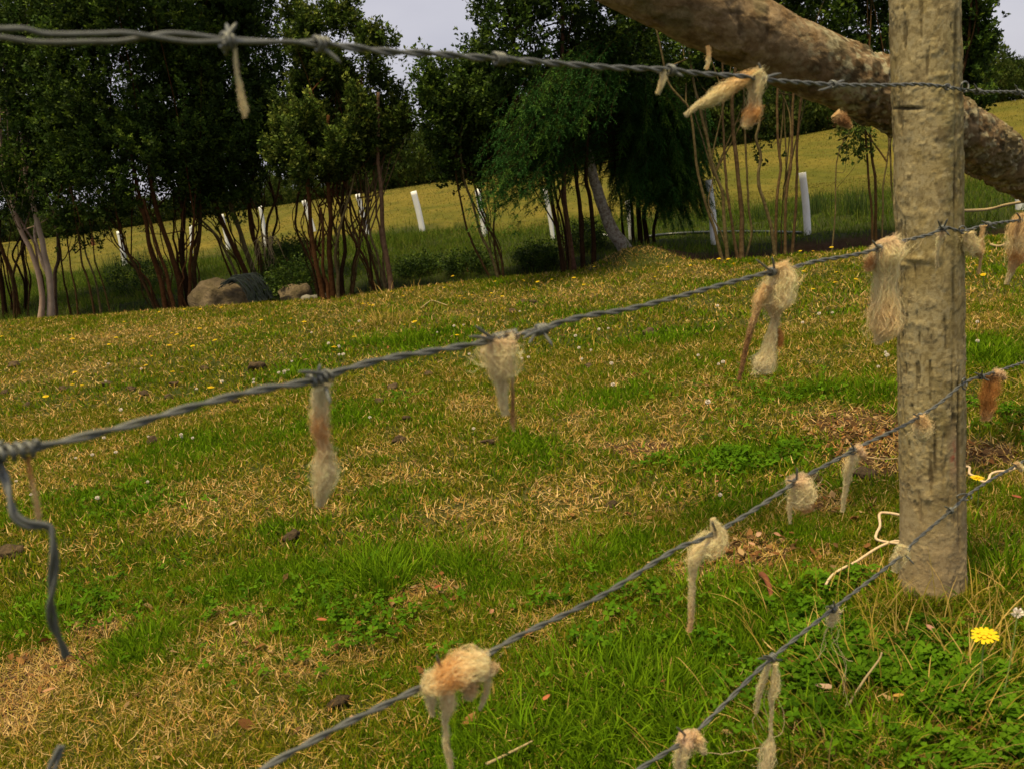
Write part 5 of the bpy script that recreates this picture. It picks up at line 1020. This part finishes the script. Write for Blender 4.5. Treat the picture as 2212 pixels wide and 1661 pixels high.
def deadleaf(px, py, L, c, lab, z=.03):
    q = onground(px, py, z); L *= .85; A = Acc(); n = 9; t = np.linspace(-1, 1, n); a = random.random()*6.28; cu = random.uniform(.3, .8)
    wv = L*.42*np.sqrt(np.clip(1-t*t, 0, 1))*(1-.25*t); P = []
    for s_ in (-1, -.5, 0, .5, 1):
        P.append(np.stack([t*L, s_*wv, np.abs(s_)*wv*cu+L*.25*t*t*cu+.1*L*(fbm(t*3, s_, px, 1, 2)-.5)], 1))
    P = np.array(P); V = P.reshape(-1, 3)@np.array([[math.cos(a), math.sin(a), 0], [-math.sin(a), math.cos(a), 0], [0, 0, 1]])
    i, j = np.meshgrid(np.arange(4), np.arange(n-1), indexing='ij'); Q = np.stack([i*n+j, i*n+j+1, (i+1)*n+j+1, (i+1)*n+j], -1).reshape(-1, 4)
    cc = np.array(c)[None]*(.7+.6*fbm(V[:, 0], V[:, 1], px, 60/1, 2))[:, None]
    o = mesh_np('dead_leaf', V, Q, cc, M['deadleaf'], None, True); o.location = [float(b) for b in q]; tag(o, lab, 'dead leaf', 'dead leaves on the grass')
for px, py, L, c, lab in [(701, 1367, .017, (.28, .10, .04), 'rust-coloured dead leaf in the grass below the narrow rust-spotted tuft'), (949, 1295, .013, (.32, .08, .04), 'reddish dead leaf in the straw patch above the wool ball'), (1067, 1350, .013, (.34, .17, .09), 'tan dead leaf just above the wool ball'), (1185, 1541, .013, (.34, .11, .05), 'rusty dead leaf in the grass right of the wool ball'), (2010, 1390, .016, (.42, .22, .16), 'pinkish curled dead leaf in the grass below the post'), (1785, 1446, .010, (.45, .32, .20), 'pale dead leaf under the trailing curly threads'), (1942, 1540, .012, (.45, .26, .06), 'yellow-brown dead leaf below the pinkish curled one'), (1640, 1180, .018, (.42, .26, .16), 'pale brown dead leaf in the bare patch right of the plump tuft'), (1625, 1200, .014, (.36, .2, .11), 'curled brown dead leaf at the front of the bare patch'), (1680, 1180, .016, (.3, .16, .09), 'dark brown dead leaf at the right of the bare patch'), (115, 1520, .016, (.38, .2, .1), 'tan dead leaf in the bare straw patch at the lower left'), (770, 1585, .013, (.34, .2, .1), 'brown dead leaf near the left end of the third wire'), (1550, 1060, .010, (.3, .12, .07), 'small brown dead leaf above the pointed tuft'), (510, 1375, .014, (.36, .26, .16), 'pale curled dead leaf left of the rust-coloured leaf'), (1780, 1520, .02, (.42, .28, .18), 'pale broken dead leaf right of the looping wool threads'), (2195, 1095, .016, (.3, .09, .05), 'red-brown dead leaf hanging in the grass at the right edge')]:
    deadleaf(px, py, L, c, lab)

# ------------------------------------------------------------------ light and sky
SUN_EL, SUN_AZ = 75.0, 215.0                           # azimuth clockwise from +Y: behind and to the left
w = bpy.data.worlds.new('World'); sc.world = w; w.use_nodes = True; nt = w.node_tree; N = nt.nodes; L = nt.links
bg = N['Background']; sky = N.new('ShaderNodeTexSky'); sky.sky_type = 'NISHITA'; sky.sun_disc = False
sky.sun_elevation = R(SUN_EL); sky.sun_rotation = R(SUN_AZ)
tc = N.new('ShaderNodeTexCoord'); mp = N.new('ShaderNodeMapping'); mp.inputs['Scale'].default_value = (1, 1, 2.6)
nz = N.new('ShaderNodeTexNoise'); nz.inputs['Scale'].default_value = 2.4; nz.inputs['Detail'].default_value = 6; nz.inputs['Roughness'].default_value = .5
L.new(tc.outputs['Generated'], mp.inputs[0]); L.new(mp.outputs[0], nz.inputs['Vector'])
rp = N.new('ShaderNodeValToRGB'); rp.color_ramp.elements[0].position = .3; rp.color_ramp.elements[1].position = .7
rp.color_ramp.elements[0].color = (3.3, 3.25, 3.75, 1); rp.color_ramp.elements[1].color = (4.8, 4.65, 4.95, 1)
L.new(nz.outputs['Fac'], rp.inputs[0])
mx = N.new('ShaderNodeMix'); mx.data_type = 'RGBA'; mx.inputs[0].default_value = .93
L.new(sky.outputs[0], mx.inputs[6]); L.new(rp.outputs[0], mx.inputs[7]); L.new(mx.outputs[2], bg.inputs[0]); bg.inputs[1].default_value = .095
sd = bpy.data.lights.new('sun', 'SUN'); sd.energy = 3.6; sd.angle = R(13); sd.color = (1.0, .83, .47)
so = bpy.data.objects.new('sun', sd); C.objects.link(so)
az, el = R(SUN_AZ), R(SUN_EL)
sv = Vector((math.sin(az)*math.cos(el), math.cos(az)*math.cos(el), math.sin(el)))
so.rotation_euler = sv.to_track_quat('Z', 'Y').to_euler()
sc.view_settings.view_transform = 'Standard'; sc.view_settings.look = 'None'; sc.view_settings.gamma = 1; sc.view_settings.exposure = 0.68
sc.render.engine = 'CYCLES'; sc.cycles.max_bounces = 5; sc.cycles.diffuse_bounces = 3; sc.cycles.glossy_bounces = 2; sc.cycles.transmission_bounces = 3; sc.cycles.transparent_max_bounces = 8
